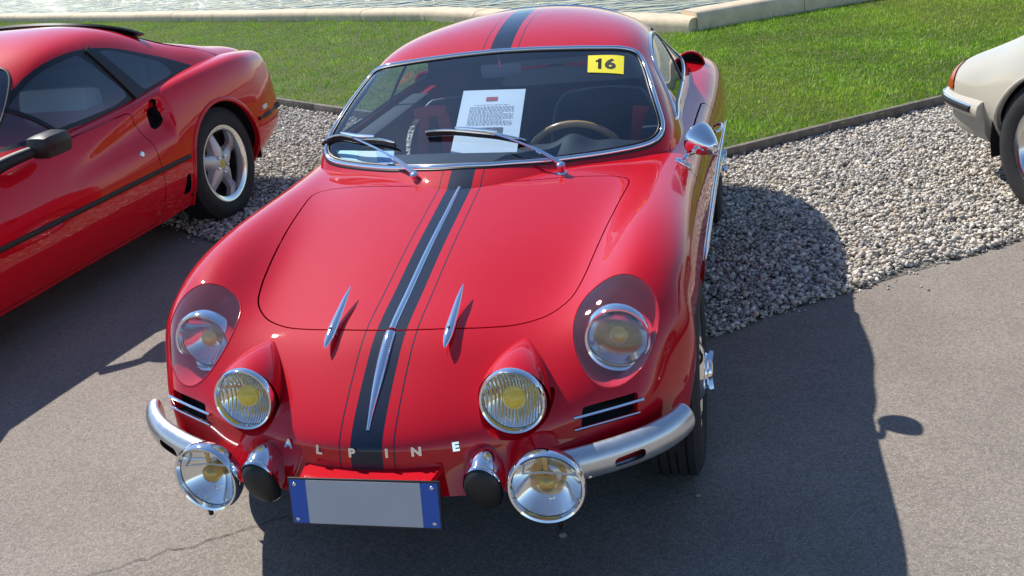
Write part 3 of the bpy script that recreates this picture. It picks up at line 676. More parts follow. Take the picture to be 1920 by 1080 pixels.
inner = MS(gr.V - gr.N * .012, gr.T[:, ::-1], -gr.N)
inner = clip(inner, inner.V[:, 2] - .72)
put(inner, 'headliner', cabin, roof_o)
def trim_loop(loop, n, prof, name, m, parent, closed=True, lift=0.0):
    Vp, Np = loop
    R = resample(np.hstack([Vp, Np]), n, closed); Pn = unit(R[:, 3:]); P = smooth_poly(R[:, :3], 2, closed) + Pn * lift
    ms = sweep(P, Pn, prof, closed); return hard(ms, name, m, parent, 50)
ws_o = put(wsp, 'windscreen', glass, car)
ell = lambda a, b, n=12: [(a * math.cos(2 * math.pi * i / n), b * math.sin(2 * math.pi * i / n)) for i in range(n)]
trim_loop(ws_loop, 260, ell(.0085, .008), 'windscreen_trim', chrome, ws_o, lift=.002)
# gasket just inside the trim
def inset(loop, d):
    Vp, Np = loop; t = unit(np.gradient(np.vstack([Vp[-2:-1], Vp, Vp[1:2]]), axis=0)[1:-1]); s = np.cross(Np, t)
    c = Vp.mean(0); sg = np.sign(((c - Vp) * s).sum(1)); return (Vp + s * sg[:, None] * d, Np)
trim_loop(inset(ws_loop, .011), 260, ell(.006, .004), 'windscreen_gasket', gasket, ws_o, lift=.001)
trim_loop(inset(ws_loop, -.010), 260, ell(.006, .005), 'windscreen_outer_gasket', gasket, ws_o, lift=-.001)
for s in (1, -1):
    so = put(sides[s][0], 'side_window', sideglass, car)
    trim_loop(sides[s][1], 160, ell(.006, .006), 'window_trim', chrome, so)
    trim_loop(inset(sides[s][1], .009), 160, ell(.006, .004), 'window_gasket', gasket, so)
    # divider between door glass and quarter glass
    q = [near(green0, lambda Vv: (Vv[:, 1] - (2.16 + .10 * t)) ** 2 + (Vv[:, 2] - (.815 + .20 * t)) ** 2 + 9 * (Vv[:, 0] * s < .3)) for t in np.linspace(0, 1, 9)]
    P = np.array([a for a, b in q]); Nn = np.array([b for a, b in q]); P = smooth_poly(P.copy(), 4, False)
    hard(sweep(P, Nn, ell(.012, .006)), 'window_divider', gasket, so)
rwo = put(rwp, 'rear_window', rearglass, car); trim_loop(rw_loop, 120, ell(.006, .006), 'rear_window_trim', chrome, rwo)
# ---- door skins (right-hand and left-hand), cut with a real gap
door_poly = round_poly([(1.235,.215),(1.22,.745),(2.10,.748),(2.20,.60),(2.16,.215)], [.06,.02,.03,.2,.08])
# (the doors are lifted out of the body shell)
def f_door(m, s): f = sd_poly(m.V[:, 1:], door_poly); return np.where(m.V[:, 0] * s > .5, f, -1)
for s in (1, -1):
    d = clip(body, f_door(body, s) - .0016); body = clip(body, -(f_door(body, s) + .0016))
    do = put(d, 'door', paint_plain, car)
    put(flange(d.loops[0], .012), 'door_edge', paint_plain, do, normals=False)
    hp, hn = near(d, lambda Vv: (Vv[:, 1] - 2.02) ** 2 + (Vv[:, 2] - .66) ** 2)
    hard(tube(bcurve([hp - np.array((0, .06, 0)), hp + hn * .018 - np.array((0, .04, 0)), hp + hn * .022 + np.array((0, .03, 0)), hp + np.array((0, .05, 0))], 14), .006), 'door_handle', chrome, do)
body_o = put(body, 'body', paint, car)
# dark linings: wheel houses, floor pan, cabin tub, bulkheads behind the openings
for yc in WHEEL_Y:
    for s in (1, -1):
        n = 22; a = np.linspace(-.15, math.pi + .15, n); r = .345
        P = np.array([[(x * s, yc - r * math.cos(t), .292 + r * math.sin(t)) for t in a] for x in (.34, .678)])
        w = grid_ms(P); back = MS(np.vstack([P[0], [[.34 * s, yc, .292]]]), [(i, i + 1, n) for i in range(n - 1)])
        put(join(w, back), 'wheel_house', dark, car, normals=False)
for s in (1, -1):
    hard(box_ms((.632 * s, 1.70, .46), (.02, 1.18, .56)), 'door_light_block', cabin, car)  # unseen panels added to stop sun leaking out through the door gaps
floor = [(-.36,.34),(.36,.34),(.40,1.06),(.60,1.16),(.62,2.42),(.40,2.52),(.40,3.55),(-.40,3.55),(-.40,2.52),(-.62,2.42),(-.60,1.16),(-.40,1.06)]
hard(prism(floor, .17, .20, lambda u, v, d: (u, v, d)), 'floor_pan', dark, car)
hard(box_ms((0, .34, .30), (.72, .02, .22)), 'front_bulkhead', dark, car)
hard(box_ms((0, 2.35, .5), (1.1, .02, .55)), 'rear_bulkhead', cabin, car)
for s in (1, -1):
    hard(box_ms((.548 * s, 1.92, .792), (.085, .92, .022), None, .008), 'door_capping', cabin, car)
# parcel shelf behind the seats
hard(box_ms((0, 2.66, .80), (.86, .64, .02)), 'parcel_shelf', cabin, car)
# ---- centre bright strips on the nose and the hood
def on_centre(y): return body_top(0, y)
cy_ = np.linspace(.035, .262, 30); P = np.array([np.array(on_centre(0)[0]) * 0 for _ in cy_])
bc = body0.V[np.abs(body0.V[:, 0]) < 1e-6]; bc = bc[(bc[:, 1] < 1.2) & (bc[:, 2] > .40)]; bc = bc[np.argsort(bc[:, 1] + bc[:, 2])]
sarc = np.r_[0, np.cumsum(np.linalg.norm(np.diff(bc, axis=0), axis=1))]
def cl(y0, y1, n):
    i0, i1 = np.interp([y0, y1], bc[:, 1] + 0, sarc) if False else (sarc[np.argmin(abs(bc[:, 1] - y0) + (bc[:, 2] < .47))], sarc[np.argmin(abs(bc[:, 1] - y1) + (bc[:, 2] < .47))])
    t = np.linspace(i0, i1, n); return np.stack([np.interp(t, sarc, bc[:, k]) for k in range(3)], 1)
half = [(math.cos(t), max(-.25, math.sin(t))) for t in np.linspace(0, 2 * math.pi, 12, endpoint=False)]
Pn = cl(.034, .262, 40); t = np.linspace(0, 1, 40)
hard(sweep(Pn, (0, -.6, .8), [(a * .0125, b * .010) for a, b in half], scale=np.clip(.28 + .85 * np.sin(np.clip(t * 1.0, 0, 1) * math.pi * .62) ** 1.2, .1, 1.1)), 'nose_strip', chrome, car)
Ph = cl(.277, 1.008, 60); t = np.linspace(0, 1, 60)
hard(sweep(Ph, (0, -.25, .97), [(a * .0085, b * .007) for a, b in half], scale=1 - .30 * t), 'hood_strip', chrome, hood_o)
e = on_centre(1.030)[0]
hard(join(box_ms(e + np.array((0, 0, .004)), (.022, .016, .006), bevel=.002)), 'cowl_emblem', chrome, car)
# ---- spear-shaped hood catches
for sgn in (1, -1):
    x = .151 * sgn
    path = bcurve([(x, .208, .634), (x, .245, .648), (x, .29, .664), (x, .34, .681), (x, .385, .696), (x, .418, .706)], 26)
    t = np.linspace(0, 1, 26); sc = np.interp(t, [0, .06, .18, .35, .7, 1], [.12, .55, .95, 1.0, .62, .08])
    k = hard(sweep(path, (0, -.35, .94), [(a * .0118, b * .0085) for a, b in circ(1, 12)], scale=sc), 'hood_catch', chrome, car)
    p, n = body_top(x, .275)
    put(lathe([(.007, -.006), (.007, .02), (0, .02)], 12, p, (0, -.35, .94)), 'catch_post', chrome, k, normals=False)
    put(lathe([(.0035, .0), (.0035, .0012), (0, .0012)], 12, path[7] + np.array((0, -.003, .0088)), (0, -.35, .94)), 'catch_screw', gasket, k, normals=False)
# ---- lamps
amber = bpy.data.materials.new('amber_bulb_glass'); amber.use_nodes = True
ab = amber.node_tree.nodes['Principled BSDF']; ab.inputs['Base Color'].default_value = (.90, .62, .02, 1); ab.inputs['Roughness'].default_value = .12; ab.inputs['Coat Weight'].default_value = .6
brass = mat('amber_shield', (.55, .36, .10), rough=.25, metal=.7)
lens_m = pane('ribbed_lens', (.96, .96, .95), .06)
N_, L_ = nt(lens_m); tc_ = N_.new('ShaderNodeTexCoord'); wv = N_.new('ShaderNodeTexWave'); wv.inputs['Scale'].default_value = 55; wv.inputs['Distortion'].default_value = .6; L_.new(tc_.outputs['Object'], wv.inputs['Vector'])
bp_ = N_.new('ShaderNodeBump'); bp_.inputs['Strength'].default_value = .35; bp_.inputs['Distance'].default_value = .004; L_.new(wv.outputs['Fac'], bp_.inputs['Height'])
for n in N_:
    if n.type == 'BSDF_GLOSSY': L_.new(bp_.outputs[0], n.inputs['Normal'])
def lamp(name, c, axis, R, back, parent, bulb='ball', shell=chrome, hood=.02, label=None):
    """round lamp: shell, rim, reflector bowl, lens, bulb; the axis points forward"""
    c = np.array(c, float); ax = np.array(Vector(axis).normalized())
    o = hard(lathe([(R * .985, .0), (R, -.006), (R * 1.0, -.016), (R * .96, -.03), (R * .80, -back * .55), (R * .5, -back * .86), (R * .2, -back), (0, -back)], 48, c, ax), name, shell, parent, 60)
    if label: o['label'] = label
    hard(lathe([(R * .86, -.006), (R * .90, .004), (R * .955, .006), (R * .995, .0), (R, -.010), (R * .86, -.012)], 48, c, ax), 'rim', chrome, o, 40)
    q = np.linspace(0, 1, 12); prof = [(max(R * .86 * r, 0), -.010 - .55 * R * (1 - r * r)) for r in q[::-1]]
    put(lathe(prof, 40, c, ax), 'reflector', silver_refl if bulb == 'ball' else smooth_refl, o, normals=False)
    prof = [(R * .87 * r, -.004 + .012 * (1 - r * r)) for r in q[::-1]]
    put(lathe(prof, 40, c, ax), 'lens', lens_m, o, normals=False)
    if bulb == 'ball':
        r = R * .36; cc = c - ax * R * .30
        put(lathe([(r * math.sin(t), r * .8 * math.cos(t)) for t in np.linspace(math.pi, 0, 12)], 24, cc, ax), 'bulb', amber, o, normals=False)
    elif bulb == 'cap':
        r = R * .26; cc = c - ax * R * .28
        put(lathe([(r * .8, -.03), (r, -.01), (r, .006), (r * .6, .016), (0, .018)], 24, cc, ax), 'bulb', brass, o, normals=False)
        hard(box_ms(cc + np.array((0, 0, R * .45)), (R * .11, .006, R * .62), bevel=.002), 'bulb_bracket', brass, o)
        hard(tube([cc + np.array((-R * .8, .004, R * .20)), cc + np.array((0, -.004, R * .34)), cc + np.array((R * .8, .004, R * .20))], R * .03, 8), 'bulb_bar', satin, o)
    else:
        r = R * .28; cc = c - ax * R * .30
        put(lathe([(r * math.sin(t), r * .7 * math.cos(t)) for t in np.linspace(math.pi, 0, 12)], 24, cc, ax), 'bulb', amber, o, normals=False)
    return o
for sgn in (1, -1):
    # inner lamps in their red fairings
    ax = (sgn * .02, -.99, .13); c = (.329 * sgn, .094, .556)
    L1 = lamp('driving_lamp', c, ax, .0775, .07, car, 'ball')
    cc = np.array(c); n = 40; rows = []
    for t in np.linspace(0, 1, 14):
        y = .094 + .016 + t * .175; r = .0835 * (1.0 - t ** 1.6 * .93); up = .556 + .060 * t - .008
        rows.append([(c[0] + r * math.cos(a), y + .02 * math.sin(a) * t, up + r * math.sin(a) * (1.0)) for a in np.linspace(0, 2 * math.pi, n, endpoint=True)])
    pod = grid_ms(np.array(rows)); po = put(pod, 'lamp_fairing', paint_plain, car, normals=False); fixn(po)
    Vr, Nr = cup_loops[0 if sgn > 0 else 1]; m_ = np.array((.330 * sgn, .19, .556))
    put(grid_ms(np.array([Vr, Vr * .94 + m_ * .06 + np.array((0, .012, 0)), Vr * .75 + m_ * .25 + np.array((0, .03, 0)), Vr * .2 + m_ * .8])), 'lamp_cup', paint_plain, car, normals=False)
    # auxiliary lamps on the bumper
    ax = (sgn * .10, -.99, .05); c = (.410 * sgn, -.012, .402)
    L2 = lamp('bumper_lamp', c, ax, .0875, .058, car, 'cap')
    hard(lathe([(.012, 0), (.012, .05), (0, .05)], 14, (.410 * sgn, .030, .36), (0, .5, -1)), 'lamp_stem', chrome, L2)
    put(lathe([(.006, 0), (.006, .016), (0, .016)], 10, np.array(c) + np.array((.02 * sgn, .012, -.094)), (0, 0, -1)), 'lamp_screw', gasket, L2, normals=False)
    # bullet overriders with black rubber faces
    c = np.array((.266 * sgn, .045, .415)); ax = np.array(Vector((sgn * .03, -.93, -.30)).normalized())
    prof = [(.0, -.035), (.030, -.025), (.042, .0), (.0475, .03), (.0465, .055)]
    ov = hard(lathe(prof, 32, c, ax, sx=.95, sy=1.48), 'overrider', chrome, car, 60)
    hard(lathe([(.047, .050), (.0488, .056), (.047, .062)], 32, c, ax, sx=.95, sy=1.48), 'overrider_rim', chrome, ov, 60)
    put(lathe([(.0455, .056), (.0435, .066), (.037, .075), (.0255, .082), (.013, .086), (0, .087)], 32, c, ax, sx=.95, sy=1.48), 'rubber_face', rubber, ov, normals=False)
# ---- faired-in headlights
lining = mat('headlight_bowl_paint', (.62, .02, .04), rough=.3)
for k, sgn in enumerate((1, -1)):
    cv = covers[k]; rim = cv.rim
    co = put(cv, 'headlight_cover', clear, car)
    trim_loop(rim, 120, ell(.0020, .0016, 8), 'cover_bead', paint_plain, co)
    Vr, Nr = rim; inn = Vr.copy(); m_ = Vr.mean(0)
    rows = []
    for t, sh in ((0, 1), (.02, .97), (.06, .93), (.12, .86), (.14, .5), (.145, .02)):
        rows.append((Vr - m_) * np.array((sh, sh, sh)) * (1, 1, 1) + m_ + np.array((-.25 * t * sgn, t * 1.0, -t * .35)))
    put(grid_ms(np.array(rows)), 'headlight_bowl', lining, car, normals=False)
    hl = lamp('headlight', (.543 * sgn, .318, .600), (sgn * .03, -.99, .10), .080, .05, car, 'head')
    put(lathe([(.072 * r, .010 + .026 * (1 - r * r)) for r in np.linspace(1, 0, 10)], 40, (.543 * sgn, .318, .600), (sgn * .03, -.99, .10)), 'outer_lens', lens_m, hl, normals=False)
    hard(lathe([(.072, .010), (.077, .012), (.083, .002), (.083, -.02), (.077, -.022)], 44, (.543 * sgn, .318, .600), (sgn * .03, -.99, .10)), 'headlight_ring', chrome, hl, 40)
    # vent slot lining and two bright bars
    sl = slot_loops[k]
    rows = [sl[0] + np.array((0, d, 0)) for d in (.0, .05)] + [sl[0] * 0 + sl[0].mean(0) + np.array((0, .05, 0))]
    put(grid_ms(np.array(rows)), 'vent_slot', dark, car, normals=False)
    for z0, z1, xi, xo in ((.489, .499, .456, .602), (.464, .473, .452, .598)):
        P = []
        for t in np.linspace(0, 1, 8):
            p, n_ = body_front((xi + (xo - xi) * t) * sgn, z0 + (z1 - z0) * t); P.append(p + n_ * .004)
        P = np.array(P); P = np.stack([np.linspace(P[0, 0], P[-1, 0], 12), np.polyval(np.polyfit(P[:, 0], P[:, 1], 2), np.linspace(P[0, 0], P[-1, 0], 12)), np.polyval(np.polyfit(P[:, 0], P[:, 2], 1), np.linspace(P[0, 0], P[-1, 0], 12))], 1)
        hard(tube(P, .0036, 8), 'vent_bar', chrome, car)
# ---- quarter bumpers with slotted indicators
lensred = mat('indicator_lens', (.35, .02, .02), rough=.2, coat=.5)
for sgn in (1, -1):
    pb = bcurve([(.40 * sgn, .062, .399), (.46 * sgn, .086, .402), (.517 * sgn, .112, .405), (.577 * sgn, .144, .410), (.628 * sgn, .180, .415), (.672 * sgn, .228, .420), (.698 * sgn, .280, .426)], 150)
    tt = np.linspace(0, 1, 150); sc = np.clip(np.minimum(1, np.sqrt(np.clip((1 - tt) / .07, 0.0, 1))), .12, 1)
    prof = [(-.004, .043), (.012, .040), (.025, .030), (.033, .013), (.033, -.010), (.026, -.028), (.013, -.039), (-.004, -.042), (-.010, -.034), (-.012, 0), (-.010, .034)]
    prof = [tuple(q) for q in smooth_poly(resample(prof, 36, True), 2)]
    if sgn < 0: prof = [(-a, b) for a, b in prof]
    ms = sweep(pb, (0, 0, 1), prof, scale=sc); ms = vnorm(ms)
    # finer grid is not needed: the slot is cut out of the triangles
    u = ms.V[:, 0] * sgn; f = sd_poly(np.stack([u, ms.V[:, 2]], 1), round_poly([(.548, .388), (.614, .397), (.614, .422), (.548, .413)], .012)); f = np.where(ms.V[:, 1] < .3, f, -1)
    ms2 = clip(ms, -f); bo = put(ms2, 'bumper', satin, car, normals=False); fixn(bo)
    c = np.array((.580 * sgn, .140, .405)); nx = np.array(Vector((.62 * sgn, -.78, 0)))
    B = np.array([np.array((.78 * sgn, .62, 0)), nx, (0, 0, 1)]).T
    ind = hard(box_ms(c - nx * .004, (.085, .012, .036), B, .004), 'indicator', lensred, car)
    put(lathe([(.011, 0), (.010, .006), (0, .009)], 16, c + nx * .002 - np.array((.012 * sgn, 0, 0)), nx), 'indicator_bulb', satin, ind, normals=False)
    for xx, yy, zz in ((.492, .088, .377), (.648, .182, .395)):
        put(lathe([(.006, -.002), (.006, .002), (.003, .004), (0, .004)], 12, np.array((xx * sgn, yy - .014, zz)), (.45 * sgn, -.9, -.1)), 'bumper_bolt', chrome, bo, normals=False)
# ---- number plate on its red shelf
plate_w = mat('plate_white', (.44, .44, .46), rough=.45, var=.04, scale=8)
plate_b = mat('plate_blue', (.015, .09, .42), rough=.4)
pl_up = np.array(Vector((0, .20, .98)).normalized()); pl_n = np.array(Vector((0, -.98, .20)).normalized()); pl_c = np.array((.0, -.052, .378))
PB = np.array([(1, 0, 0), -pl_n, pl_up]).T
plo = hard(box_ms(pl_c, (.362, .008, .114), PB, .003), 'number_plate', gasket, car)
def on_plate(u, v, d): return pl_c + np.array((1, 0, 0)) * u + pl_up * v + pl_n * d
def plate_rect(u0, u1, v0, v1, d, r): return prism(round_poly([(u0, v0), (u1, v0), (u1, v1), (u0, v1)], r, 4), .003, d, on_plate)
hard(plate_rect(-.136, .136, -.052, .052, .0052, .001), 'plate_face', plate_w, plo)
hard(plate_rect(-.176, -.1365, -.052, .052, .0053, .004), 'plate_band', plate_b, plo)
hard(plate_rect(.1365, .176, -.052, .052, .0053, .004), 'plate_band', plate_b, plo)
for u in (-.163, .163):
    for v in (-.042, .042):
        put(lathe([(.005, .0), (.005, .002), (.002, .003), (0, .003)], 12, on_plate(u, v, .0053), pl_n), 'plate_screw', satin, plo, normals=False)
sh = [(-.150, -.042), (.160, -.042), (.172, .03), (.168, .06), (-.160, .06), (-.162, .03)]
hard(prism(sh, .418, .434, lambda u, v, d: (u, v, d)), 'plate_shelf', paint_plain, car)
# ---- raised letters on the nose
def text_ms(txt, size, depth=.0, offset=.0, spacing=1.0):
    cu = bpy.data.curves.new('txt', 'FONT'); cu.body = txt; cu.size = size; cu.extrude = depth; cu.offset = offset; cu.align_x = 'CENTER'; cu.align_y = 'CENTER'; cu.space_character = spacing; cu.resolution_u = 3
    ob = bpy.data.objects.new('txt', cu); me = bpy.data.meshes.new_from_object(ob)
    bm = bmesh.new(); bm.from_mesh(me); bmesh.ops.triangulate(bm, faces=bm.faces[:])
    r = MS(np.array([v.co[:] for v in bm.verts]), [[v.index for v in f.verts] for f in bm.faces]); bm.free()
    bpy.data.objects.remove(ob); bpy.data.meshes.remove(me); return r
for ch, x in zip('ALPINE', (-.202, -.121, -.040, .042, .123, .202)):
    p, n_ = body_front(x, .472); B = basis(n_)
    t = text_ms(ch, .027, .0024, .0014); Vt = t.V.copy(); Vt[:, 0] *= 1.15
    hard(MS(Vt @ B.T + p + n_ * .003, t.T), 'letter', chrome, car)
# ---- wipers
def glass_pt(x, z_or_y, lift=.012):
    p, n_ = near(green0, lambda Vv: (Vv[:, 0] - x) ** 2 + (Vv[:, 1] - z_or_y) ** 2 + 9 * (Vv[:, 1] > 1.75)); return p + n_ * lift
for piv, elbow, blade in (((-.160, 1.062, .800), (-.445, 1.335), [(-.600, 1.405), (-.52, 1.375), (-.43, 1.33), (-.35, 1.285), (-.275, 1.238)]),
                          ((.300, 1.092, .800), (.035, 1.212), [(-.165, 1.245), (-.08, 1.232), (.01, 1.215), (.095, 1.198), (.178, 1.178)])):
    piv = np.array(piv)
    w = hard(lathe([(.016, -.03), (.015, .0), (.011, .004), (.011, .018), (.013, .02), (.013, .030), (.008, .034), (0, .034)], 20, piv - np.array((0, 0, .014)), (0, -.35, .94)), 'wiper', chrome, car, 40)
    el = glass_pt(*elbow, lift=.030); a0 = piv + np.array((0, 0, .012))
    path = bcurve([a0, a0 * .7 + el * .3 + np.array((0, 0, .012)), a0 * .35 + el * .65 + np.array((0, 0, .010)), el], 20)
    hard(sweep(path, (0, -.35, .94), [(.0065, .0025), (.0065, -.0025), (-.0065, -.0025), (-.0065, .0025)], scale=np.interp(np.linspace(0, 1, 20), [0, .35, .4, 1], [1.15, 1.0, .62, .5])), 'wiper_arm', chrome, w)
    bl = np.array([glass_pt(x, y, .012) for x, y in blade]); bl = bcurve(bl, 24)
    hard(sweep(bl, (0, -.35, .94), [(.003, .006), (.002, -.009), (-.002, -.009), (-.003, .006)]), 'wiper_rubber', rubber, w)
    up = np.array((0, -.006, .017)); fr = bl + up * .55
    hard(sweep(fr, (0, -.35, .94), ell(.005, .004, 8), scale=np.interp(np.linspace(0, 1, 24), [0, .1, .5, .9, 1], [.5, .9, 1, .9, .5])), 'wiper_blade', chrome, w)
    mid = bl[7:18] + up * 1.15; hard(sweep(mid, (0, -.35, .94), ell(.007, .005, 8), scale=np.interp(np.linspace(0, 1, 11), [0, .5, 1], [.5, 1, .5])), 'wiper_yoke', chrome, w)
# ---- door mirror: a chrome bullet on a stalk
foot, fn = body_top(.662, 1.262)
mc = np.array((.712, 1.33, .797)); max_ = np.array(Vector((.55, -.62, -.25)).normalized())
mo = hard(lathe([(0, -.028), (.047, -.028), (.052, -.024), (.053, -.016), (.050, -.004), (.043, .016), (.032, .040), (.022, .056), (.014, .062), (0, .064)], 36, mc, max_), 'door_mirror', chrome, car, 35)
put(lathe([(.046, -.0285), (0, -.0292)], 32, mc, max_), 'mirror_glass', silver_refl, mo, normals=False)
hard(tube(bcurve([foot + np.array((-.004, 0, -.006)), foot + np.array((.006, 0, .022)), mc - np.array((.022, 0, .040)), mc - np.array((.006, 0, .02))], 14), .008, 10, scale=np.linspace(1.3, .8, 14)), 'mirror_stalk', chrome, mo)
hard(lathe([(.022, -.004), (.021, .003), (.013, .009), (0, .009)], 20, foot, fn, sx=.8, sy=1.5), 'mirror_foot', chrome, mo, 40)
ring = mc + max_ * .068
hard(tube([ring + np.array((.010 * math.cos(a), -.002, .014 * math.sin(a))) for a in np.linspace(0, 2 * math.pi, 16, endpoint=False)], .0035, 8, True), 'mirror_knuckle', chrome, mo)
# ---- bright strip along the flanks
for sgn in (1, -1):
    P = []
    for y in np.linspace(.90, 2.52, 26):
        p, n_ = near(body0, lambda Vv: (Vv[:, 1] - y) ** 2 + (Vv[:, 2] - .562) ** 2 + 9 * (Vv[:, 0] * sgn < .4)); P.append((*(p + n_ * .003), *n_))
    P = np.array(P); yy = np.linspace(.90, 2.52, 40); Q = np.stack([np.polyval(np.polyfit(P[:, 1], P[:, k], 4), yy) for k in (0, 2)], 1)
    hard(sweep(np.stack([Q[:, 0], yy, np.full(40, .562)], 1), (sgn, 0, .1), ell(.010, .006, 10), scale=np.interp(np.linspace(0, 1, 40), [0, .05, .9, 1], [.3, 1, 1, .3])), 'side_strip', chrome, car)
    # air scoop on the rear shoulder
    c = np.array((.618 * sgn, 2.70, .792)); rows = []
    for t in np.linspace(0, 1, 12):
        w_, h_ = .060 * (1 - .6 * t), .060 * (1 - t ** 2 * .98)
        rows.append([(c[0] + w_ * math.cos(a), c[1] + .42 * t + .02 * (1 - math.sin(max(a, 0))), c[2] - .015 - .03 * t + h_ * max(math.sin(a), -.2)) for a in np.linspace(-.2, math.pi + .2, 24)])
    so = put(grid_ms(np.array(rows)), 'air_scoop', paint_plain, car, normals=False); fixn(so)
    put(MS([r for r in (np.array(rows[0]) + np.array((0, .02, 0)))] + [c + np.array((0, .05, 0))], [(i, i + 1, 24) for i in range(23)]), 'scoop_mouth', dark, so, normals=False)
    hard(tube(np.array(rows[0]), .005, 8), 'scoop_lip', paint_plain, so)
# ---- wheels with knock-off hubs
def road_wheel(parent, c, out, R, Wd, Rr, kind, name='wheel'):
    """c = centre, out = outward axis (unit), R tyre radius, Wd width, Rr rim radius"""
    c = np.array(c, float); h = Wd / 2; ax = np.array(out, float)
    sw = R - Rr
    prof = [(Rr - .004, h * .72), (Rr + .10 * sw, h * .93), (Rr + .35 * sw, h * 1.02), (Rr + .62 * sw, h * 1.0), (R - .16 * sw, h * .90), (R - .06 * sw, h * .80)]
    for g in (-.55, -.18, .18, .55):
        pass
    tread = []
    for a in (.78, .52, .48, .17, .13, -.13, -.17, -.48, -.52, -.78): tread.append(a)
    q = [(R, h * .78), (R, h * .54), (R - .007, h * .53), (R - .007, h * .47), (R, h * .46), (R, h * .19), (R - .007, h * .18), (R - .007, h * .12), (R, h * .11)]
    prof = prof + q + [(r, -x) for r, x in q[::-1]] + [(r, -x) for r, x in prof[::-1]]
    wo = hard(lathe(prof[::-1], 64, c, ax, up=(0, 0, 1)), name, tyre_m, parent, 30)
    return wo, c, ax, h
for yc, xc in ((WHEEL_Y[0], .642), (WHEEL_Y[1], .660)):
    for sgn in (1, -1):
        w, c, ax, h = road_wheel(car, (xc * sgn, yc, .291), (sgn, 0, 0), .291, .150, .195, 'knock')
        rim = hard(lathe([(.196, -.055), (.19, -.05), (.175, -.03), (.172, .02), (.188, .050), (.198, .058), (.200, .063), (.196, .064), (.184, .056), (.166, .030), (.152, .022), (.122, .044), (.090, .064), (.066, .078), (.054, .083), (0, .085)], 64, c, ax), 'rim', chrome, w, 35)
        B = basis(ax)
        for k in range(8):
            a = k * math.pi / 4; d = B[:, 0] * math.cos(a) + B[:, 1] * math.sin(a); tdir = np.cross(ax, d)
            P = [c + d * .150 + ax * .016, c + d * .110 + ax * .030, c + d * .07 + ax * .050]
            hard(sweep(P, ax, [(.016, .004), (.010, .010), (-.010, .010), (-.016, .004), (-.016, -.01), (.016, -.01)], scale=[1.25, 1, .8]), 'spoke', chrome, rim)
        hub = hard(lathe([(.054, .080), (.050, .088), (.038, .092), (.034, .100), (.026, .104), (0, .105)], 32, c, ax), 'hub_nut', chrome, w, 35)
        for k in range(2):
            a = .9 + k * math.pi; d = B[:, 0] * math.cos(a) + B[:, 1] * math.sin(a); tt = np.cross(ax, d)
            hard(sweep([c + d * .022 + ax * .092, c + d * .038 + ax * .096, c + d * .054 + ax * .100], ax, [(.020, .008), (-.020, .008), (-.020, -.008), (.020, -.008)], scale=[1.1, 1.0, .7]), 'hub_ear', chrome, hub)
        # brake drum behind
        put(lathe([(.13, -.06), (.13, -.01), (0, -.01)], 32, c, ax), 'brake_drum', dark, w, normals=False)
# ---- cabin
def slab(u0, u1, fn, nu=24, nv=16):
    return grid_ms(np.array([[fn(u, v) for v in np.linspace(0, 1, nv)] for u in np.linspace(u0, u1, nu)]))
yb = lambda x: 1.0 + .82 * x * x + .10 * abs(x)
def dash_fn(u, v):
    x = u; y0 = yb(x) + .035; y1 = 1.50
    y = y0 + (y1 - y0) * min(v / .7, 1); hump = .032 * math.exp(-((x - .28) / .13) ** 2) * (1 + .35 * math.cos((x - .28) * 40)) * min(1, max(0, (y - 1.32) / .1))
    z = .770 + hump - .02 * max(0, v - .62) / .08 * (v < .7)
    if v > .7: z = .750 + hump - (v - .7) / .3 * .25; y = y1 + .04 * math.sin((v - .7) / .3 * 2)
    return (x, y, z)
put(slab(-.56, .56, dash_fn, 60, 40), 'dashboard', cabin, car, normals=False)
wood = mat('steering_wood', (.72, .36, .12), rough=.25, coat=.6, var=.2, scale=18)
sc_ = np.array((.262, 1.615, .655)); sax = np.array(Vector((0, .93, .36)).normalized()); SB = basis(sax)
th = np.linspace(0, 2 * math.pi, 64, endpoint=False)
swo = hard(tube([sc_ + SB[:, 0] * .180 * math.cos(a) + SB[:, 1] * .180 * math.sin(a) for a in th], .0125, 12, True, up=sax), 'steering_wheel', wood, car)
for a in (math.pi / 2 + math.pi, .15, math.pi - .15):
    d = SB[:, 0] * math.cos(a) + SB[:, 1] * math.sin(a)
    hard(sweep([sc_ - sax * .03, sc_ + d * .09 - sax * .015, sc_ + d * .175], sax, [(.014, .002), (-.014, .002), (-.014, -.002), (.014, -.002)]), 'steering_spoke', satin, swo)
hard(lathe([(.035, -.25), (.035, -.03), (.05, -.03), (.05, -.01), (0, -.005)], 24, sc_, sax), 'steering_hub', cabin, swo)
seat_m = mat('navy_seat_cloth', (.022, .03, .05), rough=.8, var=.25, scale=30)
piping = mat('seat_piping', (.25, .27, .30), rough=.5)
for sgn in (1, -1):
    cx = .29 * sgn
    def seat_fn(u, v):
        # shell profile: cushion then backrest
        P = bcurve([(0, 1.62, .36), (0, 1.80, .38), (0, 1.98, .36), (0, 2.08, .46), (0, 2.15, .62), (0, 2.22, .77), (0, 2.25, .80)], 30)
        p = P[int(round(v * 29))]; wv_ = .21 * (1 - .35 * max(0, v - .72) / .28 * (1 if v > .72 else 0) ** 1); s = u
        return (cx + wv_ * s, p[1] - .05 * s * s * (v > .45) , p[2] + (.05 * s * s if v < .45 else 0))
    st = put(slab(-1, 1, seat_fn, 16, 30), 'seat', seat_m, car, normals=False)
    ed = [seat_fn(u, 1.0) for u in np.linspace(-1, 1, 14)]; ed = [seat_fn(-1, v) for v in np.linspace(.6, 1, 10)] + ed[1:] + [seat_fn(1, v) for v in np.linspace(1, .6, 10)][1:]
    hard(tube(bcurve(ed, 40), .006, 8), 'seat_piping', piping, st)
belt_m = mat('red_webbing', (.80, .05, .04), rough=.6)
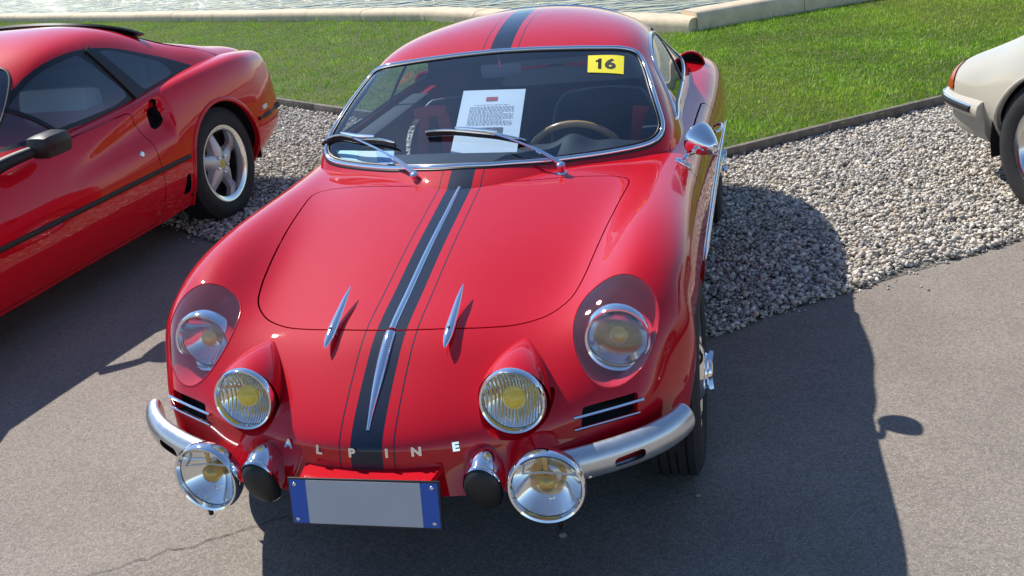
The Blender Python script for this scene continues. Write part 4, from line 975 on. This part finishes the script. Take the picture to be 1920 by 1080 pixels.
def belt(pts, w=.022, name='seat_belt', n=16): return hard(sweep(bcurve(pts, n), (0, -.97, .25), [(w, .001), (-w, .001), (-w, -.001), (w, -.001)]), name, belt_m, car)
belt([(.478, 1.82, .81), (.468, 1.81, .73), (.455, 1.80, .62)], .030)
belt([(-.385, 1.79, .838), (-.32, 1.785, .848), (-.255, 1.78, .846)], .020)
belt([(-.349, 1.80, .825), (-.365, 1.79, .73), (-.385, 1.77, .60)], .020)
belt([(-.275, 1.79, .835), (-.262, 1.78, .74), (-.255, 1.76, .60)], .024)
rv = hard(box_ms((-.005, 1.715, .996), (.150, .022, .050), None, .008), 'rear_view_mirror', mat('mirror_back', (.16, .17, .18), rough=.4), car)
hard(tube([(-.005, 1.705, 1.01), (-.005, 1.70, 1.055)], .006, 8), 'mirror_stem', chrome, rv)
# ---- yellow number sticker behind the glass
st_c = np.array([(.326, 1.635, 1.031), (.449, 1.640, 1.018), (.454, 1.545, .972), (.333, 1.545, .988)])   # tl tr br bl
def glass_under(x, y, d):
    i = np.argsort((green0.V[:, 0] - x) ** 2 + (green0.V[:, 1] - y) ** 2 + 9 * (green0.V[:, 2] < .75))[:12]
    Vq = green0.V[i]; Aq = np.c_[Vq[:, :2], np.ones(12)]; co = np.linalg.lstsq(Aq, Vq[:, 2], rcond=None)[0]
    return np.array((x, y, co[0] * x + co[1] * y + co[2] + d))
def patch(u, v, d):
    p = (1 - v) * ((1 - u) * st_c[3] + u * st_c[2]) + v * ((1 - u) * st_c[0] + u * st_c[1]); return glass_under(p[0], p[1], d)
stm = grid_ms(np.array([[patch(u, v, .0032) for v in np.linspace(0, 1, 6)] for u in np.linspace(0, 1, 8)]))
sto = put(stm, 'number_sticker', mat('sticker_yellow', (.80, .68, .02), rough=.5), car, normals=False); fixn(sto); sto['label'] = 'yellow sticker with black number 16 on the windscreen'
one = prism([(.10, .0), (.24, .0), (.24, .70), (.13, .70), (.10, .62), (.0, .56), (.0, .45), (.10, .49)], 0, 0.001, lambda u, v, d: (u, v, d))
six = text_ms('6', 1.0, 0, .035); six.V -= six.V.min(0); six.V[:, :2] *= np.array((.46, .70)) / six.V.max(0)[:2]; six.V[:, 0] += .38
t = join(one, six); bb = t.V.min(0), t.V.max(0)
uv = (t.V - bb[0]) / np.maximum(bb[1] - bb[0], 1e-6)
put(MS([patch(.22 + .56 * a, .20 + .58 * b, .0042) for a, b, _ in uv], t.T), 'sticker_digits', mat('print_black', (.015, .015, .02), rough=.6), sto, normals=False, smooth=False)
# ---- things lying behind the windscreen
white_p = mat('paper_white', (.80, .81, .84), rough=.7)
sq = np.array([(-.090, 1.485, .976), (.128, 1.485, .968), (.139, 1.205, .826), (-.081, 1.205, .833)])
def shp(u, v, d=0.0):
    p = (1 - v) * ((1 - u) * sq[3] + u * sq[2]) + v * ((1 - u) * sq[0] + u * sq[1]); return p + np.array((0, -.42, .9)) * (d + .004 * math.sin(v * 3) * math.sin(u * 3))
sheet = put(grid_ms(np.array([[shp(u, v) for v in np.linspace(0, 1, 10)] for u in np.linspace(0, 1, 8)])), 'info_sheet', white_p, None, normals=False); fixn(sheet)
tag(sheet, 'white printed information sheet leaning inside the windscreen of the striped coupe', 'sheet')
def sh_rect(u0, u1, v0, v1, d=.0012): return grid_ms(np.array([[shp(u, v, d) for v in np.linspace(v0, v1, 4)] for u in np.linspace(u0, u1, 5)]))
print_grey = mat('print_grey', (.50, .50, .55), rough=.7)
put(sh_rect(.40, .58, .80, .87), 'red_heading', mat('print_red', (.45, .06, .07), rough=.7), sheet, normals=False)
tx = []
rr = random.Random(3)
for k in range(17):
    v = .735 - k * .0195 - (.012 if k > 0 else 0)
    u = .22 if k == 0 else .16; end = .78 if k == 0 else (.86 if k % 6 else .70)
    while u < end:
        wlen = rr.uniform(.02, .06); tx.append(sh_rect(u, min(u + wlen, end), v, v + .009)); u += wlen + .012
o = put(join(*tx), 'printed_text', print_grey, sheet, normals=False); o['kind'] = 'stuff'
put(sh_rect(.34, .74, .26, .37), 'printed_picture', mat('print_photo', (.12, .12, .13), rough=.7, var=.6, scale=60), sheet, normals=False)
cq = np.array([(-.560, 1.395, .815), (-.300, 1.285, .830), (-.285, 1.205, .793), (-.485, 1.295, .784)])
def cpt(u, v, d=0): return (1 - v) * ((1 - u) * cq[3] + u * cq[2]) + v * ((1 - u) * cq[0] + u * cq[1]) + np.array((0, -.3, .95)) * d
def crect(u0, u1, d): return grid_ms(np.array([[cpt(u, v, d) for v in np.linspace(0, 1, 4)] for u in np.linspace(u0, u1, 5)]))
cardo = put(crect(0, 1, 0), 'display_card', mat('card_white', (.75, .76, .70), rough=.6), None, normals=False); fixn(cardo)
tag(cardo, 'blue and cream display card lying in the lower windscreen corner beside the wiper', 'card')
put(crect(.0, .38, .001), 'card_pale_panel', mat('card_cyan', (.35, .62, .66), rough=.5), cardo, normals=False)
put(crect(.70, .99, .001), 'card_blue_panel', mat('card_blue', (.02, .28, .62), rough=.5), cardo, normals=False)
# ================================================================== neighbours: wedge-shaped red car and white car
def row(y, z, x3, p4, p5, p6, p7, bow=0.0):
    """half section: four top heights at x = 0, .35, .56, x3, then four (x, z) side points; bow moves the outer points along y"""
    xs = [0, x3 * .48, x3 * .80, x3, p4[0], p5[0], p6[0], p7[0]]; zs = list(z) + [p4[1], p5[1], p6[1], p7[1]]
    xm = p5[0]; return [(x, y + bow * (x / xm) ** 2.6, zz) for x, zz in zip(xs, zs)]
def surf(net, nu, nv):
    m = grid_ms(mirror_full(bsurf(net, nu, nv)), flip=True)
    if m.N[np.argmax(m.V[:, 2]), 2] < 0: m.N *= -1; m.T = m.T[:, ::-1]
    return m
fc = empty('wedge_sports_car', (-2.8667, 3.2512, 0), -.0717)
tag(fc, 'red wedge-shaped sports car with black side strip and star-spoke wheels, partly in view', 'car')
fp = paint_mat('red_lacquer_wedge', (.66, .002, .012))
FA = [
 row(-3.26, (.26,.26,.26,.26), .64, (.70,.255), (.74,.25), (.74,.23), (.70,.20), .22),
 row(-3.32, (.38,.38,.38,.38), .66, (.73,.37), (.77,.35), (.77,.28), (.72,.20), .25),
 row(-3.10, (.47,.47,.475,.475), .68, (.76,.45), (.80,.40), (.79,.30), (.74,.20), .15),
 row(-2.75, (.54,.54,.57,.58), .69, (.79,.54), (.845,.44), (.83,.30), (.77,.19)),
 row(-2.34, (.60,.60,.64,.66), .70, (.80,.62), (.858,.455), (.84,.30), (.78,.19)),
 row(-1.85, (.68,.68,.69,.70), .71, (.80,.655), (.862,.46), (.845,.30), (.79,.18)),
 row(-1.45, (.74,.74,.74,.745), .72, (.80,.69), (.866,.46), (.845,.30), (.79,.18)),
 row(-1.05, (.78,.78,.775,.775), .725, (.805,.715), (.868,.46), (.845,.30), (.79,.18)),
 row(-.65, (.80,.80,.80,.802), .735, (.81,.74), (.870,.46), (.845,.30), (.79,.18)),
 row(-.28, (.83,.83,.84,.842), .745, (.83,.77), (.873,.465), (.848,.30), (.79,.19)),
 row(.05, (.86,.86,.865,.865), .75, (.842,.79), (.876,.475), (.85,.31), (.79,.20)),
 row(.38, (.855,.86,.868,.868), .74, (.830,.79), (.866,.49), (.84,.33), (.785,.24)),
 row(.62, (.84,.84,.85,.848), .71, (.79,.77), (.828,.51), (.81,.36), (.75,.28), -.03),
 row(.83, (.825,.825,.825,.82), .66, (.735,.74), (.765,.51), (.75,.38), (.70,.31), -.05),
 row(.905, (.77,.77,.77,.76), .63, (.70,.70), (.725,.51), (.71,.40), (.67,.34), -.07),
 row(.92, (.60,.60,.60,.60), .61, (.67,.58), (.69,.50), (.68,.41), (.64,.35), -.09),
 row(.89, (.38,.38,.38,.38), .60, (.65,.38), (.67,.38), (.66,.37), (.62,.35), -.09),
]
fb0 = surf(FA, 12, 10)
# long scallop pressed into the door ahead of the intake
for s in (1, -1):
    Vv = fb0.V; t = np.clip((Vv[:, 1] + 1.25) / .80, 0, 1); cz = .60 + .105 * t; hw = .02 + .055 * t
    d = .045 * t ** 1.3 * np.exp(-((Vv[:, 2] - cz) / hw) ** 4) * np.clip((-.40 - Vv[:, 1]) / .03, 0, 1) * (Vv[:, 0] * s > .5) * (Vv[:, 1] > -1.25)
    fb0.V[:, 0] -= s * d
P = fb0.V.reshape(-1, (len(FA[0]) - 1) * 10 * 2 + 1, 3); g_ = grid_ms(P, flip=True); fb0.N = g_.N if (g_.N * fb0.N).sum() > 0 else -g_.N
zs = lambda z: .78 + (z - .78) * 1.22 if z > .78 else z
FG = [
 [(0,-1.90,.66),(.30,-1.87,.66),(.50,-1.74,.66),(.60,-1.63,.66),(.66,-1.56,.66),(.72,-1.50,.66),(.765,-1.44,.64)],
 [(0,-1.75,.715),(.30,-1.72,.72),(.50,-1.60,.727),(.60,-1.50,.735),(.65,-1.45,.74),(.715,-1.40,.735),(.765,-1.34,.69)],
 [(0,-1.36,.915),(.30,-1.34,.912),(.48,-1.28,.905),(.575,-1.23,.89),(.625,-1.19,.865),(.695,-1.15,.80),(.76,-1.10,.69)],
 [(0,-1.00,1.075),(.30,-1.0,1.07),(.46,-.98,1.06),(.55,-.96,1.04),(.612,-.94,1.00),(.693,-.92,.875),(.757,-.90,.70)],
 [(0,-.65,1.125),(.30,-.65,1.12),(.46,-.65,1.105),(.55,-.65,1.08),(.617,-.65,1.025),(.697,-.65,.89),(.760,-.65,.73)],
 [(0,-.32,1.10),(.30,-.32,1.10),(.46,-.32,1.085),(.55,-.32,1.06),(.622,-.32,1.0),(.702,-.32,.89),(.762,-.32,.76)],
 [(0,-.02,1.0),(.30,-.02,1.0),(.46,-.02,.995),(.56,-.02,.98),(.635,-.02,.94),(.705,-.02,.87),(.762,-.02,.77)],
 [(0,.24,.945),(.30,.24,.945),(.46,.24,.94),(.56,.24,.932),(.64,.24,.905),(.705,.24,.85),(.755,.24,.77)],
 [(0,.50,.895),(.28,.50,.895),(.43,.50,.892),(.53,.50,.886),(.61,.50,.865),(.67,.50,.82),(.71,.50,.75)],
 [(0,.76,.855),(.26,.76,.855),(.40,.76,.853),(.50,.76,.848),(.57,.76,.828),(.62,.76,.79),(.65,.76,.73)],
 [(0,.93,.80),(.25,.93,.80),(.38,.93,.798),(.47,.93,.793),(.53,.93,.775),(.57,.93,.74),(.60,.93,.70)],
]
FG = [[(x, y, zs(z)) for x, y, z in r] for r in FG]
fg0 = surf(FG, 12, 10)
fb = fb0
for yc in (-2.34, 0):
    for s in (1, -1):
        d = np.hypot(fb.V[:, 1] - yc, fb.V[:, 2] - .325) - .358; fb = clip(fb, np.where(fb.V[:, 0] * s > .5, d, 1))
        l = fb.loops[0]; R_ = resample(np.hstack(l), 60); put(flange(l, .03), 'arch_edge', fp, fc, normals=False)
        hard(sweep(smooth_poly(R_[:, :3], 2, False), unit(R_[:, 3:]), ell(.012, .010, 10)), 'arch_lip', fp, fc)
intake = round_poly([(-.54,.645),(-.42,.665),(-.435,.80),(-.50,.80)], [.03,.03,.04,.04]); vent = round_poly([(-.46,.27),(-.39,.28),(-.40,.40),(-.43,.38)], .01)
for s in (1, -1):
    for pol, nm in ((intake, 'side_intake'), (vent, 'sill_vent')):
        f = sd_poly(fb.V[:, 1:], pol); f = np.where(fb.V[:, 0] * s > .5, f, -1); fb = clip(fb, -f); l = fb.loops[0]
        put(grid_ms(np.array([l[0], l[0] + np.array((-.06 * s, .03, 0)), l[0] * 0 + l[0].mean(0) + np.array((-.10 * s, .05, 0))])), nm, dark, fc, normals=False)
fdoor = round_poly([(-1.80,.20),(-1.80,.70),(-1.62,.735),(-.66,.775),(-.60,.60),(-.64,.20)], [.02,.05,.05,.02,.1,.02])
for s in (1, -1):
    ff = lambda m: np.where(m.V[:, 0] * s > .5, sd_poly(m.V[:, 1:], fdoor), -1)
    dd = clip(fb, ff(fb) - .0022); fb = clip(fb, -(ff(fb) + .0022))
    do = put(dd, 'door', fp, fc); put(flange(dd.loops[0], .012), 'door_edge', fp, do, normals=False)
    lp, ln = near(dd, lambda Vv: (Vv[:, 1] + .70) ** 2 + (Vv[:, 2] - .565) ** 2)
    put(lathe([(.016, 0), (.015, .004), (.006, .004), (0, .002)], 18, lp, ln), 'door_lock', chrome, do, normals=False)
put(fb, 'body', fp, fc)
hard(box_ms((0, -1.2, .30), (1.40, 3.4, .22)), 'floor_pan', dark, fc)
for yc in (-2.34, 0):
    for s in (1, -1):
        n = 18; a = np.linspace(-.2, math.pi + .2, n)
        Pw = np.array([[(x * s, yc - .38 * math.cos(t), .32 + .38 * math.sin(t)) for t in a] for x in (.50, .835)])
        put(join(grid_ms(Pw), MS(np.vstack([Pw[0], [[.5 * s, yc, .32]]]), [(i, i + 1, n) for i in range(n - 1)])), 'wheel_house', dark, fc, normals=False)
# glasshouse
f_dlo = round_poly([(-1.46,.775),(-1.20,.955),(-.98,1.070),(-.72,1.105),(-.46,1.075),(-.10,.945),(.06,.872),(.03,.842),(-.45,.818),(-.66,.79)], [.04,.1,.12,.2,.15,.1,.03,.03,.05,.05])
f_dlo = np.array([(y, z) for y, z in f_dlo])
f_dg = round_poly([(-1.385,.792),(-1.16,.955),(-.97,1.050),(-.70,1.080),(-.545,.842),(-.66,.815)], [.02,.08,.1,.04,.03,.05])
f_qg = round_poly([(-.555,1.072),(-.44,1.048),(-.165,.935),(-.14,.868),(-.42,.838)], [.02,.1,.05,.02,.03])
fg = fg0; sel = lambda m, s, pol: np.where(m.V[:, 0] * s > .3, sd_poly(m.V[:, 1:], pol), -1)
fw_half = [(0,.735),(.30,.74),(.48,.745),(.58,.76),(.605,.80),(.585,.92),(.545,1.04),(.50,1.085),(.30,1.115),(0,1.12)]
f_ws_poly = smooth_poly(resample(fw_half + [(-x, z) for x, z in fw_half[-2:0:-1]], 160, True), 4)
dark_glass = pane('tinted_glass', (.70, .78, .81), .13)
fwf = lambda m: np.where(m.V[:, 1] < -.93, sd_poly(m.V[:, [0, 2]], f_ws_poly), -1)
wsx = clip(fg, fwf(fg)); fg = clip(fg, -fwf(fg)); wo = put(wsx, 'windscreen', dark_glass, fc)
trim_loop(fg.loops[0], 120, ell(.008, .006), 'windscreen_gasket', gasket, wo)
for s in (1, -1):
    fr = clip(fg, sel(fg, s, f_dlo)); fg = clip(fg, -sel(fg, s, f_dlo)); lo = fg.loops[0]
    g1 = clip(fr, sel(fr, s, f_dg)); fr = clip(fr, -sel(fr, s, f_dg)); g2 = clip(fr, sel(fr, s, f_qg)); fr = clip(fr, -sel(fr, s, f_qg))
    fo = put(fr, 'window_frame', gasket, fc)
    put(g1, 'door_glass', dark_glass, fo); put(g2, 'quarter_glass', dark_glass, fo)
    # raised post between the panes and the front quarter-light post
    for (ya, za, yb_, zb) in ((-.62, 1.085, -.49, .80), (-1.13, .955, -1.27, .775) if False else (-1.20, .94, -1.05, .765)):
        q = [near(fg0, lambda Vv: (Vv[:, 1] - (ya + (yb_ - ya) * t)) ** 2 + (Vv[:, 2] - (za + (zb - za) * t)) ** 2 + 9 * (Vv[:, 0] * s < .3)) for t in np.linspace(0, 1, 10)]
        Pq = smooth_poly(np.array([a + b * .004 for a, b in q]), 3, False)
        hard(sweep(Pq, np.array([b for a, b in q]), [(.020, .006), (.016, .010), (-.016, .010), (-.020, .006), (-.02, -.004), (.02, -.004)] if ya == -.62 else [(.010, .005), (-.010, .005), (-.01, -.004), (.01, -.004)]), 'window_post', gasket, fo)
    # groove between sail panel and engine cover
    q = [near(fg0, lambda Vv: (Vv[:, 0] - s * x) ** 2 + (Vv[:, 1] - y) ** 2 + 9 * (Vv[:, 2] < .8)) for x, y in zip(np.linspace(.50, .67, 14), np.linspace(-.30, .40, 14))]
    hard(tube(smooth_poly(np.array([a for a, b in q]), 3, False), .0035, 6), 'engine_cover_gap', gasket, fc)
put(fg, 'roof', fp, fc)
fin = MS(fg.V - fg.N * .015, fg.T[:, ::-1], -fg.N); put(fin, 'headliner', cabin, fc)
# black blade over the rear of the roof
Pb = bcurve([(-.525, -.09, 1.075), (-.49, -.18, 1.118), (-.40, -.27, 1.158), (-.22, -.32, 1.184), (0, -.33, 1.192), (.22, -.32, 1.184), (.40, -.27, 1.158), (.49, -.18, 1.118), (.525, -.09, 1.075)], 60)
hard(sweep(Pb, (0, .25, .97), [(.055, -.004), (.045, .008), (0, .012), (-.045, .004), (-.06, -.012), (0, -.006)]), 'roof_spoiler', mat('satin_black', (.012, .012, .013), rough=.32), fc, 40)
# rubber strip along the waist, marker lamp
for s in (1, -1):
    for y0, y1 in ((-2.0, -.375), (.38, .93)):
        Q = []
        for y in np.linspace(y0, y1, 24):
            p, n_ = near(fb0, lambda Vv: (Vv[:, 1] - y) ** 2 + (Vv[:, 2] - .462 - .02 * (y > .3)) ** 2 + 9 * (Vv[:, 0] * s < .4)); Q.append((*(p + n_ * .002), *n_))
        Q = np.array(Q); yy = np.linspace(Q[0, 1], Q[-1, 1], 30); xx = np.polyval(np.polyfit(Q[:, 1], Q[:, 0], 5), yy); zz = np.polyval(np.polyfit(Q[:, 1], Q[:, 2], 2), yy)
        hard(sweep(np.stack([xx, yy, zz], 1), (s, 0, 0), [(.011, .003), (.006, .006), (-.006, .006), (-.011, .003), (-.011, -.004), (.011, -.004)]), 'waist_strip', rubber, fc)
    p, n_ = near(fb0, lambda Vv: (Vv[:, 1] - .50) ** 2 + (Vv[:, 2] - .535) ** 2 + 9 * (Vv[:, 0] * s < .4)); B = basis(n_)
    hard(box_ms(p, (.075, .026, .012), B, .004), 'side_marker', mat('marker_lens', (.75, .70, .62), rough=.25), fc)
    # black mirror on the door
    mp_ = np.array((.900 * s, -1.345, .800))
    Bm = np.array([Vector((.0, 1, .0)), Vector((s, 0, 0)), (0, 0, 1)]).T
    mo = hard(box_ms(mp_, (.175, .12, .105), Bm, .042), 'door_mirror', mat('mirror_shell', (.006, .006, .007), rough=.42, coat=.0), fc, 50)
    hard(tube(bcurve([(.76 * s, -1.56, .745), (.80 * s, -1.51, .765), (.85 * s, -1.45, .782), (.89 * s, -1.38, .792)], 12), .026, 12, scale=np.linspace(1.2, .9, 12)), 'mirror_arm', rubber, mo)
# star-spoke alloy wheels
alloy = mat('silver_alloy', (.62, .61, .59), rough=.42, metal=.55)
alloy_lip = mat('polished_lip', (.74, .74, .74), rough=.18, metal=1.0)
def star_wheel(parent, c, s, R, Rr, Wd):
    w, c, ax, h = road_wheel(parent, c, (s, 0, 0), R, Wd, Rr, 'star')
    hard(lathe([(Rr + .002, -.08), (Rr - .03, -.07), (Rr - .034, .02), (Rr - .022, h * .80), (Rr - .004, h * .90), (Rr + .006, h * .92), (Rr + .006, h * .86), (Rr, h * .7)], 64, c, ax), 'rim', alloy_lip, w, 40)
    B = basis(ax)
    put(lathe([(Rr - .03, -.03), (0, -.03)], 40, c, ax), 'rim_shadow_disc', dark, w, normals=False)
    sp = w
    for k in range(5):
        a = k * 2 * math.pi / 5 + .3; d = B[:, 0] * math.cos(a) + B[:, 1] * math.sin(a)
        hard(sweep([c + d * .03 + ax * (h * .52), c + d * .07 + ax * (h * .50), c + d * (Rr - .055) + ax * h * .28, c + d * (Rr - .028) + ax * h * .20], ax, [(.030, -.02), (.024, .004), (.012, .012), (-.012, .012), (-.024, .004), (-.030, -.02)], scale=[1.5, 1.7, 1.0, .95]), 'spoke', alloy, w)
        bb = c + d * .0 + (B[:, 0] * math.cos(a + .63) + B[:, 1] * math.sin(a + .63)) * .048
        hard(lathe([(.0105, 0), (.0105, .022), (.007, .028), (0, .028)], 6, bb + ax * h * .50, ax), 'wheel_nut', chrome, w, 20)
    hub = hard(lathe([(.064, h * .40), (.060, h * .56), (.034, h * .58), (.032, h * .66), (.026, h * .70), (0, h * .70)], 32, c, ax), 'hub', alloy, w, 30)
    put(lathe([(.022, h * .705), (0, h * .715)], 24, c, ax), 'hub_badge', mat('badge_yellow', (.70, .52, .03), rough=.4), hub, normals=False)
for yc in (-2.34, 0):
    for s in (1, -1): star_wheel(fc, (.735 * s, yc, .318), s, .318, .212, .205)
# seats, dash shelf behind the glass
for sx in (.33, -.33):
    st = hard(box_ms((sx, -.62, .66), (.44, .14, .50), Matrix.Rotation(-.25, 3, 'X'), .05), 'seat', mat('tan_grey_leather', (.42, .42, .40), rough=.6), fc)
hard(box_ms((0, -1.45, .68), (1.25, .34, .09), None, .03), 'dashboard', dark, fc)
hard(box_ms((0, -.28, .70), (1.30, .03, .50)), 'rear_bulkhead', cabin, fc)
# ------------------------------------------------------------------ white rear-engined coupe on the right
pc = empty('white_coupe', (2.82, 3.045, 0), -1.08755 + math.pi / 2)
tag(pc, 'cream white rounded coupe at the right edge showing its rear wheel and bumper', 'car')
cream = paint_mat('cream_lacquer', (.50, .46, .37))
PA = [
 row(-3.12, (.24,.24,.24,.24), .55, (.62,.24), (.68,.24), (.68,.23), (.64,.20), .22),
 row(-3.20, (.40,.40,.41,.42), .56, (.64,.40), (.70,.36), (.70,.29), (.66,.21), .25),
 row(-3.00, (.52,.52,.56,.60), .57, (.68,.54), (.74,.45), (.73,.32), (.68,.21), .12),
 row(-2.65, (.62,.62,.66,.73), .58, (.72,.64), (.785,.48), (.77,.33), (.71,.20)),
 row(-2.27, (.70,.70,.73,.77), .59, (.74,.68), (.80,.49), (.79,.33), (.72,.19)),
 row(-1.75, (.80,.80,.80,.80), .61, (.74,.70), (.80,.50), (.79,.33), (.72,.18)),
 row(-1.1, (.84,.84,.84,.83), .63, (.745,.72), (.80,.50), (.79,.33), (.72,.18)),
 row(-.5, (.85,.85,.85,.84), .65, (.76,.73), (.81,.50), (.80,.33), (.73,.19)),
 row(-.05, (.85,.85,.85,.835), .67, (.785,.725), (.83,.50), (.82,.34), (.75,.22)),
 row(.22, (.80,.805,.81,.795), .67, (.78,.69), (.825,.49), (.815,.36), (.75,.25)),
 row(.44, (.71,.72,.73,.705), .64, (.745,.615), (.785,.47), (.775,.38), (.72,.29)),
 row(.62, (.62,.64,.65,.635), .63, (.735,.565), (.765,.465), (.755,.39), (.71,.32), -.01),
 row(.77, (.57,.58,.585,.58), .61, (.70,.535), (.725,.455), (.715,.39), (.68,.34), -.03),
 row(.83, (.50,.50,.50,.50), .58, (.665,.475), (.69,.44), (.68,.39), (.65,.35), -.05),
 row(.81, (.34,.34,.34,.34), .57, (.645,.34), (.66,.34), (.655,.34), (.63,.33), -.06),
]
pb0 = surf(PA, 10, 9)
PG = [
 [(0,-2.0,.70),(.28,-1.97,.70),(.45,-1.88,.70),(.55,-1.8,.70),(.61,-1.74,.70),(.66,-1.68,.69)],
 [(0,-1.85,.80),(.28,-1.82,.80),(.45,-1.74,.80),(.54,-1.66,.80),(.60,-1.6,.79),(.655,-1.54,.74)],
 [(0,-1.38,1.13),(.26,-1.36,1.125),(.40,-1.32,1.11),(.47,-1.28,1.07),(.54,-1.24,.98),(.65,-1.2,.76)],
 [(0,-.95,1.27),(.25,-.95,1.265),(.38,-.95,1.24),(.45,-.95,1.19),(.53,-.95,1.05),(.65,-.95,.78)],
 [(0,-.5,1.27),(.25,-.5,1.265),(.38,-.5,1.235),(.45,-.5,1.18),(.53,-.5,1.03),(.65,-.5,.79)],
 [(0,-.1,1.15),(.25,-.1,1.14),(.38,-.1,1.11),(.45,-.1,1.06),(.53,-.1,.96),(.64,-.1,.80)],
 [(0,.25,.94),(.25,.25,.935),(.38,.25,.91),(.45,.25,.88),(.52,.25,.83),(.62,.25,.74)],
 [(0,.5,.74),(.25,.5,.735),(.37,.5,.72),(.44,.5,.70),(.51,.5,.67),(.59,.5,.60)],
]
pg = surf(PG, 10, 9)
p_dlo = round_poly([(-1.60,.83),(-1.30,1.06),(-1.0,1.16),(-.55,1.15),(-.16,1.0),(-.02,.87)], [.03,.08,.1,.12,.12,.03])
for s in (1, -1):
    ff = lambda m: np.where(m.V[:, 0] * s > .25, sd_poly(m.V[:, 1:], p_dlo), -1)
    g1 = clip(pg, ff(pg)); pg = clip(pg, -ff(pg)); go = put(g1, 'side_window', dark_glass, pc); trim_loop(pg.loops[0], 90, ell(.008, .006), 'window_trim', chrome, go)
ff = lambda m: np.where(m.V[:, 1] < -1.2, sd_poly(m.V[:, [0, 2]], round_poly([(-.50,.84),(.50,.84),(.40,1.13),(-.40,1.13)], .06)), -1)
g1 = clip(pg, ff(pg)); pg = clip(pg, -ff(pg)); put(g1, 'windscreen', dark_glass, pc)
ff = lambda m: np.where(m.V[:, 1] > -.5, sd_poly(m.V[:, :2], round_poly([(-.36,-.30),(.36,-.30),(.40,.18),(-.40,.18)], .06)), -1)
g1 = clip(pg, ff(pg)); pg = clip(pg, -ff(pg)); put(g1, 'rear_window', dark_glass, pc)
put(pg, 'roof', cream, pc); pin = MS(pg.V - pg.N * .015, pg.T[:, ::-1], -pg.N); put(pin, 'headliner', dark, pc)
pb = pb0
for yc in (-2.27, 0):
    for s in (1, -1):
        d = np.hypot(pb.V[:, 1] - yc, pb.V[:, 2] - .30) - .345; pb = clip(pb, np.where(pb.V[:, 0] * s > .45, d, 1)); l = pb.loops[0]
        put(flange(l, .025), 'arch_edge', cream, pc, normals=False); R_ = resample(np.hstack(l), 50); hard(sweep(smooth_poly(R_[:, :3], 2, False), unit(R_[:, 3:]), ell(.009, .008, 8)), 'arch_lip', cream, pc)
        n = 18; a = np.linspace(-.3, math.pi + .3, n); Pw = np.array([[(x * s, yc - .37 * math.cos(t), .31 + .37 * math.sin(t)) for t in a] for x in (.46, .79)])
        put(join(grid_ms(Pw), MS(np.vstack([Pw[0], [[.46 * s, yc, .31]]]), [(i, i + 1, n) for i in range(n - 1)])), 'wheel_house', dark, pc, normals=False)
tail_m = mat('tail_lens', (.42, .025, .010), rough=.18, coat=.6)
for s in (1, -1):
    ff = lambda m: np.where((m.V[:, 0] * s > .30) & (m.V[:, 1] > .45), np.minimum(np.minimum(m.V[:, 2] - .458, .575 - m.V[:, 2]), (m.V[:, 1] - (.685 + .25 * (m.V[:, 2] - .45)))), -1)
    tl = clip(pb, ff(pb)); pb = clip(pb, -ff(pb)); tl.V = tl.V + tl.N * .006; to = put(tl, 'tail_light', tail_m, pc)
put(pb, 'body', cream, pc)
hard(box_ms((0, -1.2, .27), (1.2, 3.6, .16)), 'floor_pan', dark, pc)
# bumper with rubber strip, valance below
def mirror_path(half): return np.vstack([[(-x, y, z) for x, y, z in half[::-1]], half[1:]])
hp = [(0,.89,.405),(.30,.885,.405),(.52,.865,.405),(.655,.815,.405),(.725,.71,.405),(.765,.57,.405),(.79,.43,.405)]
bpth = bcurve(mirror_path(hp), 90)
bo = hard(sweep(bpth, (0, 0, 1), [(-a, b) for a, b in [(.028, -.030), (.034, -.005), (.030, .022), (.012, .040), (-.03, .046), (-.03, -.045), (.012, -.042)]]), 'rear_bumper', cream, pc, 40)
def outset(P, d):
    t = unit(np.gradient(P, axis=0)); n_ = np.cross(t, np.array((0, 0, 1.0))); return P - n_ * d
hard(sweep(outset(bpth, .034)[3:-3], (0, 0, 1), [(-.004, -.014), (-.008, -.006), (-.008, .008), (-.004, .015), (.004, .015), (.004, -.014)]), 'bumper_rubber', rubber, bo)
hard(sweep(outset(bpth, .034)[3:-3] + np.array((0, 0, .018)), (0, 0, 1), ell(.005, .005, 8)), 'bumper_bright_strip', chrome, bo)
vp = outset(bpth, -.03) + np.array((0, 0, -.09)); 
hard(sweep(vp, (0, 0, 1), [(-.022, .05), (-.012, -.02), (.01, -.06), (.03, -.06), (.03, .05)]), 'rear_valance', mat('valance_paint', (.42, .39, .32), rough=.5), pc, 40)
fuchs_dark = mat('black_petal', (.02, .02, .022), rough=.5)
for yc in (-2.27, 0):
    for s in (1, -1):
        w, c, ax, h = road_wheel(pc, (.715 * s, yc, .312), (s, 0, 0), .312, .19, .200, 'petal'); B = basis(ax)
        hard(lathe([(.200, -.07), (.172, -.06), (.168, .02), (.180, h * .78), (.194, h * .90), (.206, h * .93), (.206, h * .86), (.20, h * .7)], 64, c, ax), 'rim', alloy_lip, w, 40)
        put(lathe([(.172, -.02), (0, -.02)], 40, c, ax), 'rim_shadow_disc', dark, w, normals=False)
        for k in range(5):
            a = k * 2 * math.pi / 5 + .2; d = B[:, 0] * math.cos(a) + B[:, 1] * math.sin(a)
            hard(sweep([c + d * .02 + ax * h * .62, c + d * .07 + ax * h * .60, c + d * .125 + ax * h * .44, c + d * .170 + ax * h * .30], ax, [(.030, -.015), (.026, .004), (0, .010), (-.026, .004), (-.030, -.015)], scale=[.6, .8, 1.3, 1.45]), 'petal', alloy, w)
        hard(lathe([(.05, h * .4), (.045, h * .66), (.03, h * .70), (0, h * .70)], 28, c, ax), 'hub_cap', fuchs_dark, w, 30)
